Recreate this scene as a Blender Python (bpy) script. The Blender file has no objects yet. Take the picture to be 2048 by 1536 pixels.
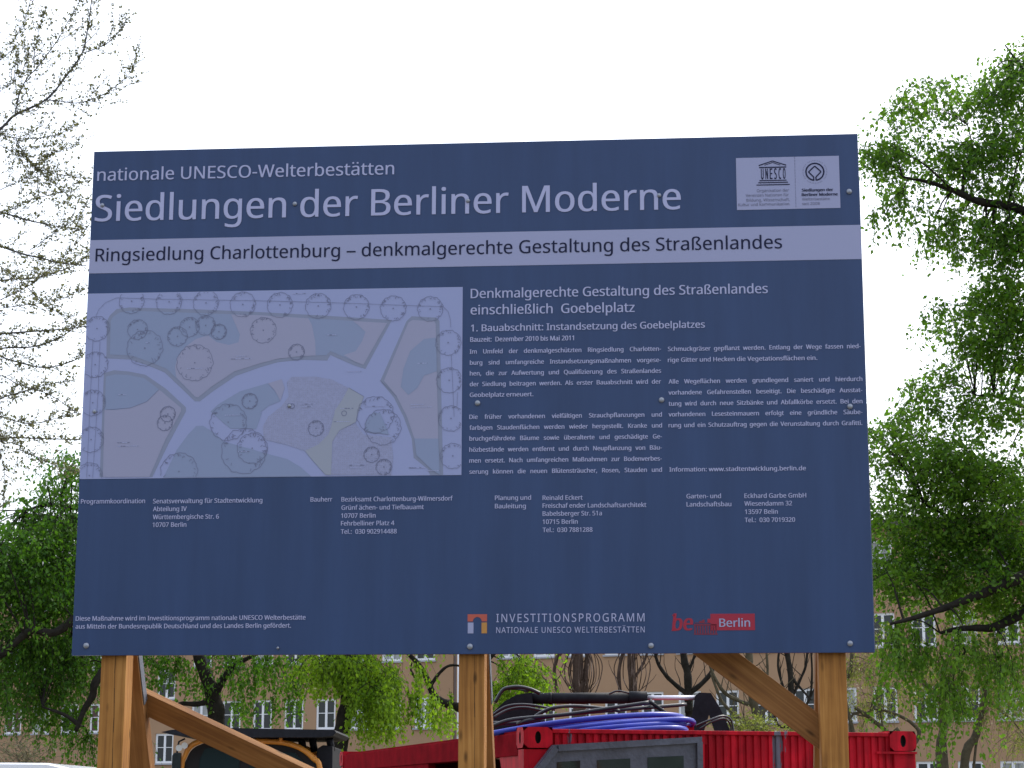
import bpy, bmesh, math, random, json
import numpy as np
from mathutils import Vector, Matrix
from mathutils.geometry import tessellate_polygon

# ------------------------------------------------------------------ camera, world, sun, exposure
sc = bpy.context.scene
COL = sc.collection
PI = math.pi
R = math.radians
GROUND = -0.5
EYE = Vector((0, 0, 1.65))
FPX, PITCH, ROLL = 4100.0, 0.2022, 0.0019
fw = Vector((0, math.cos(PITCH), math.sin(PITCH)))
rt = Vector((1, 0, 0)); up = rt.cross(fw)
rt, up = rt * math.cos(ROLL) + up * math.sin(ROLL), up * math.cos(ROLL) - rt * math.sin(ROLL)
cam = bpy.data.objects.new('camera', bpy.data.cameras.new('camera'))
COL.objects.link(cam)
m3 = Matrix((rt, up, -fw)).transposed()
cam.matrix_world = Matrix.Translation(EYE) @ m3.to_4x4()
cam.data.sensor_width = 36.0
cam.data.lens = 36.0 * FPX / 2048.0
cam.data.clip_start = 0.1
cam.data.clip_end = 5000
sc.camera = cam

SUN_EL, SUN_AZ = R(48), R(38)          # azimuth clockwise from +Y, behind the board
world = bpy.data.worlds.new('World'); sc.world = world
world.use_nodes = True
wn, wl = world.node_tree.nodes, world.node_tree.links
wn.clear()
sky = wn.new('ShaderNodeTexSky'); sky.sky_type = 'NISHITA'; sky.sun_disc = False
sky.sun_elevation = SUN_EL; sky.sun_rotation = SUN_AZ
sky.air_density = 1.0; sky.dust_density = 4.0; sky.ozone_density = 1.0
skys = wn.new('ShaderNodeVectorMath'); skys.operation = 'SCALE'; skys.inputs['Scale'].default_value = 1.0
wl.new(sky.outputs[0], skys.inputs[0])
# high thin cloud: brightest round the sun, thinner away from it, softly mottled
geo = wn.new('ShaderNodeTexCoord')
dot = wn.new('ShaderNodeVectorMath'); dot.operation = 'DOT_PRODUCT'
dot.inputs[1].default_value = (math.sin(SUN_AZ) * math.cos(SUN_EL), math.cos(SUN_AZ) * math.cos(SUN_EL), math.sin(SUN_EL))
wl.new(geo.outputs['Generated'], dot.inputs[0])
ramp = wn.new('ShaderNodeMapRange'); ramp.interpolation_type = 'SMOOTHSTEP'
ramp.inputs['From Min'].default_value = -0.8; ramp.inputs['From Max'].default_value = 0.62
ramp.inputs['To Min'].default_value = 4.0; ramp.inputs['To Max'].default_value = 9.5
wl.new(dot.outputs['Value'], ramp.inputs['Value'])
cn = wn.new('ShaderNodeTexNoise'); cn.inputs['Scale'].default_value = 2.3; cn.inputs['Detail'].default_value = 5
wl.new(geo.outputs['Generated'], cn.inputs['Vector'])
cm = wn.new('ShaderNodeMapRange'); cm.inputs['To Min'].default_value = 0.8; cm.inputs['To Max'].default_value = 1.15
wl.new(cn.outputs['Fac'], cm.inputs['Value'])
cl = wn.new('ShaderNodeMath'); cl.operation = 'MULTIPLY'
wl.new(ramp.outputs[0], cl.inputs[0]); wl.new(cm.outputs[0], cl.inputs[1])
cv = wn.new('ShaderNodeVectorMath'); cv.operation = 'SCALE'; cv.inputs[0].default_value = (0.92, 0.96, 1.04)
wl.new(cl.outputs[0], cv.inputs['Scale'])
ad = wn.new('ShaderNodeVectorMath'); ad.operation = 'ADD'
wl.new(skys.outputs[0], ad.inputs[0]); wl.new(cv.outputs[0], ad.inputs[1])
bg = wn.new('ShaderNodeBackground'); bg.inputs['Strength'].default_value = 0.1
wo = wn.new('ShaderNodeOutputWorld')
wl.new(ad.outputs[0], bg.inputs['Color']); wl.new(bg.outputs[0], wo.inputs[0])

sun = bpy.data.objects.new('sun', bpy.data.lights.new('sun', 'SUN'))
COL.objects.link(sun)
sun.data.energy = 2.2; sun.data.angle = R(6); sun.data.color = (1, 0.95, 0.86)
sun.rotation_euler = (PI / 2 - SUN_EL, 0, PI - SUN_AZ)
sun.location = (10, 10, 40)
sc.view_settings.view_transform = 'Standard'; sc.view_settings.look = 'None'
sc.view_settings.exposure = 0.35; sc.view_settings.gamma = 1.0
sc.cycles.max_bounces = 6; sc.cycles.transparent_max_bounces = 8

# ------------------------------------------------------------------ helpers
rnd = random.Random(7)
rng = np.random.default_rng(7)

def at(px, py, Y):
    """world point seen at photograph pixel (px, py) on the upright plane y = Y"""
    d = fw + rt * ((px - 1024) / FPX) + up * ((768 - py) / FPX)
    return EYE + d * (Y / d.y)

def tag(o, label=None, cat=None, group=None, kind=None):
    if label: o['label'] = label
    if cat: o['category'] = cat
    if group: o['group'] = group
    if kind: o['kind'] = kind
    return o

def empty(name, loc=(0, 0, 0), rz=0.0):
    o = bpy.data.objects.new(name, None); COL.objects.link(o)
    o.location = loc; o.rotation_euler = (0, 0, rz); o.empty_display_size = 0.2
    return o

class MB:
    def __init__(s): s.v = []; s.f = []; s.m = []; s.sm = []
    def add(s, vs, fs, mi=0, smooth=False):
        b = len(s.v); s.v += [tuple(p) for p in vs]
        s.f += [tuple(b + i for i in f) for f in fs]; s.m += [mi] * len(fs); s.sm += [smooth] * len(fs)
        return s
    def box(s, x0, x1, y0, y1, z0, z1, mi=0):
        v = [(x, y, z) for x in (x0, x1) for y in (y0, y1) for z in (z0, z1)]
        return s.add(v, [(0, 1, 3, 2), (4, 6, 7, 5), (0, 4, 5, 1), (2, 3, 7, 6), (0, 2, 6, 4), (1, 5, 7, 3)], mi)
    def tube(s, pts, rad, n=8, mi=0, cap=True):
        pts = [Vector(p) for p in pts]
        if not isinstance(rad, (list, tuple)): rad = [rad] * len(pts)
        b = len(s.v); N = len(pts); ref = None
        for i, p in enumerate(pts):
            t = (pts[min(i + 1, N - 1)] - pts[max(i - 1, 0)]).normalized()
            if ref is None:
                ref = Vector((0, 0, 1)) if abs(t.z) < 0.9 else Vector((1, 0, 0))
            a = (ref - t * ref.dot(t)).normalized(); ref = a; c = t.cross(a)
            for k in range(n):
                w = 2 * PI * k / n
                s.v.append(tuple(p + (a * math.cos(w) + c * math.sin(w)) * rad[i]))
        for i in range(N - 1):
            for k in range(n):
                q = (k + 1) % n
                s.f.append((b + i * n + k, b + i * n + q, b + (i + 1) * n + q, b + (i + 1) * n + k)); s.m.append(mi); s.sm.append(True)
        if cap and n > 3:
            s.f.append(tuple(b + k for k in range(n - 1, -1, -1))); s.m.append(mi); s.sm.append(False)
            s.f.append(tuple(b + (N - 1) * n + k for k in range(n))); s.m.append(mi); s.sm.append(False)
        return s
    def prism(s, poly, fn, d0, d1, mi=0):
        """poly: 2-D outline; fn(a, b, d) -> 3-D; extruded d0..d1"""
        n = len(poly); b = len(s.v)
        for d in (d0, d1):
            s.v += [tuple(fn(p[0], p[1], d)) for p in poly]
        for t in tessellate_polygon([[Vector((p[0], p[1], 0)) for p in poly]]):
            s.f.append((b + t[0], b + t[1], b + t[2])); s.m.append(mi); s.sm.append(False)
            s.f.append((b + n + t[2], b + n + t[1], b + n + t[0])); s.m.append(mi); s.sm.append(False)
        for i in range(n):
            j = (i + 1) % n
            s.f.append((b + i, b + j, b + n + j, b + n + i)); s.m.append(mi); s.sm.append(False)
        return s
    def build(s, name, mats, parent=None, bevel=0.0, fixn=True):
        me = bpy.data.meshes.new(name)
        me.from_pydata(s.v, [], s.f)
        for m in (mats if isinstance(mats, (list, tuple)) else [mats]): me.materials.append(m)
        me.polygons.foreach_set('material_index', s.m)
        me.polygons.foreach_set('use_smooth', s.sm)
        if fixn or bevel:
            bm = bmesh.new(); bm.from_mesh(me)
            if fixn: bmesh.ops.recalc_face_normals(bm, faces=bm.faces)
            if bevel:
                bmesh.ops.bevel(bm, geom=[e for e in bm.edges if e.is_manifold and e.calc_face_angle(0) > 0.5], offset=bevel, segments=2, affect='EDGES', profile=0.6)
            bm.to_mesh(me); bm.free()
        o = bpy.data.objects.new(name, me); COL.objects.link(o)
        if parent: o.parent = parent
        return o

def quads_mesh(name, V, mat, parent, tint=None):
    """V: (n, 4, 3) array of quads"""
    n = len(V)
    me = bpy.data.meshes.new(name)
    me.vertices.add(n * 4); me.vertices.foreach_set('co', V.reshape(-1).astype(np.float32))
    me.loops.add(n * 4); me.loops.foreach_set('vertex_index', np.arange(n * 4, dtype=np.int32))
    me.polygons.add(n); me.polygons.foreach_set('loop_start', np.arange(0, n * 4, 4, dtype=np.int32))
    if tint is not None:
        a = me.color_attributes.new('tint', 'FLOAT_COLOR', 'POINT')
        c = np.ones((n, 4, 4), np.float32); c[:, :, :3] = tint[:, None, None]
        a.data.foreach_set('color', c.reshape(-1))
    me.update(calc_edges=True); me.materials.append(mat)
    o = bpy.data.objects.new(name, me); COL.objects.link(o)
    if parent: o.parent = parent
    return o

# ------------------------------------------------------------------ materials
def mat(name, col, rough=0.6, metal=0.0, spec=0.5, noise=None, bump=None, coat=0.0):
    """noise = (scale, amount[, stretch vector]) varies the base colour; bump = (scale, strength)"""
    m = bpy.data.materials.new(name); m.use_nodes = True
    n, l = m.node_tree.nodes, m.node_tree.links
    p = n['Principled BSDF']
    p.inputs['Base Color'].default_value = (*col, 1); p.inputs['Roughness'].default_value = rough
    p.inputs['Metallic'].default_value = metal; p.inputs['Specular IOR Level'].default_value = spec
    p.inputs['Coat Weight'].default_value = coat
    if noise or bump:
        tc = n.new('ShaderNodeTexCoord')
    if noise:
        mp = n.new('ShaderNodeMapping'); l.new(tc.outputs['Object'], mp.inputs[0])
        if len(noise) > 2: mp.inputs['Scale'].default_value = noise[2]
        t = n.new('ShaderNodeTexNoise'); t.inputs['Scale'].default_value = noise[0]; t.inputs['Detail'].default_value = 6
        t.inputs['Roughness'].default_value = 0.65
        l.new(mp.outputs[0], t.inputs['Vector'])
        r = n.new('ShaderNodeMapRange'); r.inputs['From Min'].default_value = 0.25; r.inputs['From Max'].default_value = 0.75
        r.inputs['To Min'].default_value = 1 - noise[1]; r.inputs['To Max'].default_value = 1 + noise[1]
        l.new(t.outputs['Fac'], r.inputs['Value'])
        s = n.new('ShaderNodeVectorMath'); s.operation = 'SCALE'; s.inputs[0].default_value = col
        l.new(r.outputs[0], s.inputs['Scale']); l.new(s.outputs[0], p.inputs['Base Color'])
    if bump:
        t2 = n.new('ShaderNodeTexNoise'); t2.inputs['Scale'].default_value = bump[0]; t2.inputs['Detail'].default_value = 5
        l.new(tc.outputs['Object'], t2.inputs['Vector'])
        b = n.new('ShaderNodeBump'); b.inputs['Strength'].default_value = bump[1]; b.inputs['Distance'].default_value = 0.02
        l.new(t2.outputs['Fac'], b.inputs['Height']); l.new(b.outputs[0], p.inputs['Normal'])
    return m

def wood(name, c1, c2, c3):
    """sawn softwood, grain along local Z, with knots and a drying crack"""
    m = bpy.data.materials.new(name); m.use_nodes = True
    n, l = m.node_tree.nodes, m.node_tree.links
    p = n['Principled BSDF']; p.inputs['Roughness'].default_value = 0.75; p.inputs['Specular IOR Level'].default_value = 0.25
    tc = n.new('ShaderNodeTexCoord'); oi = n.new('ShaderNodeObjectInfo')
    off = n.new('ShaderNodeVectorMath'); off.operation = 'ADD'
    sc_ = n.new('ShaderNodeVectorMath'); sc_.operation = 'SCALE'; sc_.inputs[0].default_value = (13, 7, 31)
    l.new(oi.outputs['Random'], sc_.inputs['Scale'])
    l.new(tc.outputs['Object'], off.inputs[0]); l.new(sc_.outputs[0], off.inputs[1])
    mp = n.new('ShaderNodeMapping'); mp.inputs['Scale'].default_value = (55, 55, 2.0); l.new(off.outputs[0], mp.inputs[0])
    g = n.new('ShaderNodeTexNoise'); g.inputs['Scale'].default_value = 1.0; g.inputs['Detail'].default_value = 7; g.inputs['Distortion'].default_value = 0.6
    l.new(mp.outputs[0], g.inputs['Vector'])
    big = n.new('ShaderNodeTexNoise'); big.inputs['Scale'].default_value = 4.0; big.inputs['Detail'].default_value = 3
    l.new(off.outputs[0], big.inputs['Vector'])
    mixf = n.new('ShaderNodeMath'); mixf.operation = 'MULTIPLY_ADD'; mixf.inputs[1].default_value = 0.62
    l.new(g.outputs['Fac'], mixf.inputs[0])
    b2 = n.new('ShaderNodeMath'); b2.operation = 'MULTIPLY'; b2.inputs[1].default_value = 0.38; l.new(big.outputs['Fac'], b2.inputs[0])
    l.new(b2.outputs[0], mixf.inputs[2])
    cr = n.new('ShaderNodeValToRGB')
    e = cr.color_ramp.elements
    e[0].position = 0.32; e[0].color = (*c1, 1); e[1].position = 0.7; e[1].color = (*c3, 1)
    k = e.new(0.5); k.color = (*c2, 1)
    l.new(mixf.outputs[0], cr.inputs['Fac'])
    # knots
    km = n.new('ShaderNodeMapping'); km.inputs['Scale'].default_value = (13, 13, 4.6); l.new(off.outputs[0], km.inputs[0])
    vo = n.new('ShaderNodeTexVoronoi'); vo.inputs['Scale'].default_value = 1.0; l.new(km.outputs[0], vo.inputs['Vector'])
    kr = n.new('ShaderNodeMapRange'); kr.inputs['From Min'].default_value = 0.05; kr.inputs['From Max'].default_value = 0.17
    kr.inputs['To Min'].default_value = 0.35; kr.inputs['To Max'].default_value = 1.0
    l.new(vo.outputs['Distance'], kr.inputs['Value'])
    mu = n.new('ShaderNodeVectorMath'); mu.operation = 'SCALE'
    l.new(cr.outputs[0], mu.inputs[0]); l.new(kr.outputs[0], mu.inputs['Scale'])
    l.new(mu.outputs[0], p.inputs['Base Color'])
    bp = n.new('ShaderNodeBump'); bp.inputs['Strength'].default_value = 0.25; bp.inputs['Distance'].default_value = 0.004
    l.new(g.outputs['Fac'], bp.inputs['Height']); l.new(bp.outputs[0], p.inputs['Normal'])
    return m

def leafmat(name, dark, light, trans, tw=0.45):
    m = bpy.data.materials.new(name); m.use_nodes = True
    n, l = m.node_tree.nodes, m.node_tree.links
    n.remove(n['Principled BSDF']); out = n['Material Output']
    at_ = n.new('ShaderNodeAttribute'); at_.attribute_name = 'tint'
    cr = n.new('ShaderNodeValToRGB'); e = cr.color_ramp.elements
    e[0].color = (*dark, 1); e[1].color = (*light, 1)
    l.new(at_.outputs['Fac'], cr.inputs['Fac'])
    d = n.new('ShaderNodeBsdfPrincipled'); d.inputs['Roughness'].default_value = 0.45; d.inputs['Specular IOR Level'].default_value = 0.22
    l.new(cr.outputs[0], d.inputs['Base Color'])
    t = n.new('ShaderNodeBsdfTranslucent')
    mx = n.new('ShaderNodeMix'); mx.data_type = 'RGBA'; mx.inputs[0].default_value = 0.6
    l.new(cr.outputs[0], mx.inputs[6]); mx.inputs[7].default_value = (*trans, 1)
    l.new(mx.outputs[2], t.inputs['Color'])
    ms = n.new('ShaderNodeMixShader'); ms.inputs[0].default_value = tw
    l.new(d.outputs[0], ms.inputs[1]); l.new(t.outputs[0], ms.inputs[2]); l.new(ms.outputs[0], out.inputs[0])
    return m

def flaky_red():
    m = mat('red_paint', (0.42, 0.012, 0.02), 0.6, spec=0.15)
    n, l = m.node_tree.nodes, m.node_tree.links; p = n['Principled BSDF']
    tc = n.new('ShaderNodeTexCoord')
    mp = n.new('ShaderNodeMapping'); mp.inputs['Scale'].default_value = (7, 7, 1.5); l.new(tc.outputs['Object'], mp.inputs[0])
    t = n.new('ShaderNodeTexNoise'); t.inputs['Scale'].default_value = 1.3; t.inputs['Detail'].default_value = 9; t.inputs['Roughness'].default_value = 0.72
    l.new(mp.outputs[0], t.inputs['Vector'])
    cr = n.new('ShaderNodeValToRGB'); e = cr.color_ramp.elements
    e[0].position = 0.665; e[0].color = (0, 0, 0, 1); e[1].position = 0.69; e[1].color = (1, 1, 1, 1)
    # two big bare patches on the end wall (object X), ragged by the same noise
    sx = n.new('ShaderNodeSeparateXYZ'); l.new(tc.outputs['Object'], sx.inputs[0]); acc = t.outputs['Fac']
    for x0, w_, k_ in ((1.56, .12, .235), (1.86, .08, .19), (0.27, .08, .13)):
        a = n.new('ShaderNodeMath'); a.operation = 'SUBTRACT'; a.inputs[1].default_value = x0; l.new(sx.outputs[0], a.inputs[0])
        b = n.new('ShaderNodeMath'); b.operation = 'ABSOLUTE'; l.new(a.outputs[0], b.inputs[0])
        c = n.new('ShaderNodeMapRange'); c.inputs['From Max'].default_value = w_; c.inputs['To Min'].default_value = k_; c.inputs['To Max'].default_value = 0; l.new(b.outputs[0], c.inputs['Value'])
        d = n.new('ShaderNodeMath'); d.operation = 'ADD'; l.new(acc, d.inputs[0]); l.new(c.outputs[0], d.inputs[1]); acc = d.outputs[0]
    l.new(acc, cr.inputs['Fac'])
    t2 = n.new('ShaderNodeTexNoise'); t2.inputs['Scale'].default_value = 9; t2.inputs['Detail'].default_value = 5; l.new(tc.outputs['Object'], t2.inputs['Vector'])
    r2 = n.new('ShaderNodeValToRGB'); e2 = r2.color_ramp.elements
    e2[0].color = (0.38, 0.004, 0.016, 1); e2[1].color = (0.60, 0.008, 0.026, 1); e2[0].position = 0.3; e2[1].position = 0.7
    l.new(t2.outputs['Fac'], r2.inputs['Fac'])
    mx = n.new('ShaderNodeMix'); mx.data_type = 'RGBA'
    l.new(cr.outputs[0], mx.inputs[0]); l.new(r2.outputs[0], mx.inputs[6]); mx.inputs[7].default_value = (0.16, 0.15, 0.2, 1)
    gm = n.new('ShaderNodeMapping'); gm.inputs['Scale'].default_value = (16, 16, 1.1); l.new(tc.outputs['Object'], gm.inputs[0])
    gn = n.new('ShaderNodeTexNoise'); gn.inputs['Scale'].default_value = 1.0; gn.inputs['Detail'].default_value = 8; gn.inputs['Roughness'].default_value = 0.7; l.new(gm.outputs[0], gn.inputs['Vector'])
    gr = n.new('ShaderNodeMapRange'); gr.inputs['From Min'].default_value = 0.36; gr.inputs['From Max'].default_value = 0.58; gr.inputs['To Min'].default_value = 0.55; l.new(gn.outputs['Fac'], gr.inputs['Value'])
    gs = n.new('ShaderNodeVectorMath'); gs.operation = 'SCALE'; l.new(mx.outputs[2], gs.inputs[0]); l.new(gr.outputs[0], gs.inputs['Scale'])
    l.new(gs.outputs[0], p.inputs['Base Color'])
    return m

M = {}
M['navy'] = mat('navy_print', (0.0288, 0.0568, 0.1484), 0.26, spec=0.33, noise=(1.3, 0.16, (5, 1, .45)))
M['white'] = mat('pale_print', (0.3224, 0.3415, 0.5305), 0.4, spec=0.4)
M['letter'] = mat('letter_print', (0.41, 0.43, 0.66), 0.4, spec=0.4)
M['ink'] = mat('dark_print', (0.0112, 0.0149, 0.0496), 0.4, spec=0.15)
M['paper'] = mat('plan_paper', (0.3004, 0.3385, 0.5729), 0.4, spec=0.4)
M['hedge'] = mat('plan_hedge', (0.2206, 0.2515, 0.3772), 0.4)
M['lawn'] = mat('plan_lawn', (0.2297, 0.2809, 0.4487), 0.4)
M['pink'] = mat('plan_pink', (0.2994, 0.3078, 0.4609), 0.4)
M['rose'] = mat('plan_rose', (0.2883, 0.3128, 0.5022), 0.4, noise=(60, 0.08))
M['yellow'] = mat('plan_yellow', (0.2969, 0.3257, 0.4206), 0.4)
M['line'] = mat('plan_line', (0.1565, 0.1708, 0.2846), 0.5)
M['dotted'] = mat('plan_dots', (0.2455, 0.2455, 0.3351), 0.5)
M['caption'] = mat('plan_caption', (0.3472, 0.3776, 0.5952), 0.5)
M['logo_red'] = mat('logo_red', (0.2232, 0.0217, 0.0341), 0.4)
M['logo_orange'] = mat('logo_orange', (0.4495, 0.0856, 0.0558), 0.4)
M['logo_yellow'] = mat('logo_yellow', (0.4604, 0.2176, 0.0477), 0.4)
M['logo_crimson'] = mat('logo_crimson', (0.3274, 0.0067, 0.0341), 0.4)
M['logo_maroon'] = mat('logo_maroon', (0.1860, 0.0074, 0.0310), 0.4)
M['bolt'] = mat('galvanised', (0.3000, 0.3240, 0.3844), 0.45, metal=0.6, noise=(60, 0.2))
M['edge'] = mat('panel_edge', (0.05, 0.06, 0.09), 0.5, noise=(8, 0.2))
M['post'] = wood('post_wood', (0.19, 0.078, 0.02), (0.345, 0.155, 0.038), (0.49, 0.24, 0.068))
M['brace'] = wood('brace_wood', (0.17, 0.07, 0.024), (0.26, 0.118, 0.038), (0.36, 0.178, 0.064))
M['crack'] = mat('wood_crack', (0.03, 0.015, 0.006), 0.9)
M['plate'] = mat('fixing_plate', (0.16, 0.18, 0.23), 0.5, metal=0.6, noise=(30, 0.2))
M['red'] = flaky_red()
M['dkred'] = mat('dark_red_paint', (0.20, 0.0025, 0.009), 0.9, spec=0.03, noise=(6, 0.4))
M['grey'] = mat('worn_grey_paint', (0.0754, 0.0868, 0.1254), 0.5, noise=(9, 0.35), bump=(40, 0.2))
M['black'] = mat('black_steel', (0.014, 0.016, 0.022), 0.65, spec=0.15, noise=(20, 0.4))
M['rubber'] = mat('black_rubber', (0.018, 0.02, 0.028), 0.35)
M['chrome_sheen'] = mat('chrome_sheen', (0.80, 0.81, 0.92), 0.3, metal=0.15)  # pale, barely metallic colour stands in for the sky's reflection on the rod
M['blue'] = mat('blue_hose', (0.022, 0.045, 0.40), 0.4, noise=(14, 0.15))
M['dark'] = mat('dark_interior', (0.012, 0.012, 0.014), 0.9)
M['glass'] = mat('dark_glass', (0.012, 0.02, 0.025), 0.06, spec=0.6)
M['cab_glass'] = mat('cab_glass', (0.008, 0.022, 0.026), 0.3, spec=0.12)
M['orange'] = mat('machine_orange', (0.62, 0.25, 0.035), 0.42, noise=(6, 0.12))
M['lamp'] = mat('lamp_glass', (0.6, 0.62, 0.62), 0.15, spec=0.7)
M['vanw'] = mat('white_car_paint', (0.74, 0.76, 0.80), 0.25, coat=0.5)
M['tyre'] = mat('tyre_rubber', (0.02, 0.02, 0.022), 0.8)
M['rim'] = mat('wheel_rim', (0.4, 0.4, 0.42), 0.35, metal=0.8)
M['render'] = mat('tan_render', (0.3685, 0.2412, 0.1533), 0.9, spec=0.2, noise=(0.35, 0.10), bump=(3, 0.3))
M['reveal'] = mat('brown_render', (0.19, 0.15, 0.14), 0.9, spec=0.2)
M['frame'] = mat('white_window_paint', (0.78, 0.81, 0.86), 0.5)
M['sill'] = mat('grey_sill', (0.36, 0.38, 0.44), 0.6)
M['curtain'] = mat('curtained_glass', (0.30, 0.32, 0.33), 0.12, spec=0.6, noise=(6, 0.5, (1, 1, 0.1)))
M['brown'] = mat('brown_glass', (0.07, 0.03, 0.025), 0.1, spec=0.6)
M['fascia'] = mat('roof_fascia', (0.10, 0.09, 0.09), 0.7)
M['bark'] = mat('dark_bark', (0.022, 0.02, 0.017), 0.95, spec=0.15, noise=(9, 0.45), bump=(22, 0.8))
M['bark_brown'] = mat('brown_bark', (0.085, 0.06, 0.05), 0.95, spec=0.15, noise=(9, 0.4), bump=(22, 0.8))
M['bark_olive'] = mat('olive_bark', (0.085, 0.075, 0.05), 0.95, spec=0.15, noise=(9, 0.4), bump=(22, 0.8))
M['twig'] = mat('grey_twig', (0.0910, 0.0875, 0.0910), 0.9, spec=0.2)
M['leaf_birch'] = leafmat('birch_leaf', (0.028, 0.10, 0.008), (0.105, 0.215, 0.022), (0.20, 0.43, 0.02), 0.5)
M['leaf_dark'] = leafmat('dark_leaf', (0.022, 0.09, 0.008), (0.08, 0.18, 0.016), (0.14, 0.36, 0.012), 0.42)
M['leaf_bright'] = leafmat('bright_leaf', (0.05, 0.14, 0.008), (0.17, 0.29, 0.02), (0.34, 0.60, 0.02), 0.5)
M['leaf_bud'] = leafmat('bud_leaf', (0.095, 0.095, 0.045), (0.18, 0.18, 0.09), (0.28, 0.30, 0.11), 0.4)
M['leaf_willow'] = leafmat('willow_leaf', (0.12, 0.15, 0.03), (0.19, 0.22, 0.05), (0.34, 0.40, 0.06))
M['leaf_shrub'] = leafmat('shrub_leaf', (0.10, 0.10, 0.06), (0.17, 0.16, 0.10), (0.2, 0.2, 0.1))
M['earth'] = mat('park_ground', (0.17, 0.145, 0.10), 0.95, spec=0.1, noise=(0.6, 0.35), bump=(3, 0.6))
M['asphalt'] = mat('asphalt', (0.055, 0.055, 0.058), 0.9, spec=0.2, noise=(3, 0.25))

# ------------------------------------------------------------------ ground
g = MB(); g.add([(-1500, -1500, GROUND), (1500, -1500, GROUND), (1500, 1500, GROUND), (-1500, 1500, GROUND)], [(0, 1, 2, 3)])
tag(g.build('ground', M['earth']), kind='structure')
g = MB(); g.add([(-200, -14, GROUND + .004), (200, -14, GROUND + .004), (200, 4, GROUND + .004), (-200, 4, GROUND + .004)], [(0, 1, 2, 3)])
tag(g.build('road', M['asphalt']), kind='structure')

# ------------------------------------------------------------------ unseen trees added behind the camera to darken the glossy board's lower reflection
def added_treeline():
    n = 9000; x = rng.uniform(-60, 60, n)
    top = 7.0 + 1.6 * np.sin(x * .35 + 1) + 1.3 * np.sin(x * .9 + 2.3) + .8 * np.sin(x * 2.1)
    z = rng.uniform(0, 1, n) ** .8 * top + GROUND; y = -34 + rng.normal(0, 1.6, n)
    P_ = np.stack([x, y, z], 1); D_ = rng.normal(size=(n, 3)); D_ /= np.linalg.norm(D_, axis=1)[:, None]
    q = rng.normal(size=(n, 3)); S_ = np.cross(D_, q); S_ /= np.linalg.norm(S_, axis=1)[:, None]
    L = rng.uniform(.35, .8, n)[:, None]; V = np.empty((n, 4, 3))
    V[:, 0] = P_; V[:, 1] = P_ + D_ * L * .5 + S_ * L * .4; V[:, 2] = P_ + D_ * L; V[:, 3] = P_ + D_ * L * .5 - S_ * L * .4
    o = quads_mesh('added_treeline', V, M['leaf_dark'], None, rng.uniform(0, .8, n))
    tag(o, 'unseen dark band of trees, added for the board to reflect', 'trees', kind='stuff')
added_treeline()

# ------------------------------------------------------------------ the two joined apartment blocks
PSI = R(24)
BC = Vector((0, 88, GROUND)); BU = Vector((math.cos(PSI), -math.sin(PSI), 0)); BN = Vector((-math.sin(PSI), -math.cos(PSI), 0))
SILLS = [1.97, 4.87, 7.77, 10.67]
WW, WH = 0.98, 1.34
EAVES = 13.0

def window_set():
    """frame (with mullion and transom), pane and sill meshes shared by every window; local x along the wall, -y outwards"""
    f = MB(); a, b, d = WW / 2, WH, 0.095
    for x0, x1, z0, z1 in ((-a, -a + d, 0, b), (a - d, a, 0, b), (-a + d, a - d, 0, d), (-a + d, a - d, b - d, b), (-0.055, 0.055, d, b - d)):
        f.box(x0, x1, 0.05, 0.11, z0, z1)
    f.box(-a + d, -0.055, 0.06, 0.10, b * .52, b * .52 + .03); f.box(0.055, a - d, 0.06, 0.10, b * .52, b * .52 + .03)
    p = MB(); p.box(-a + .02, a - .02, 0.08, 0.09, .02, b - .02)
    s = MB(); s.box(-a - .05, a + .05, -0.07, 0.049, -.07, -0.002)
    return f, p, s

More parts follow.
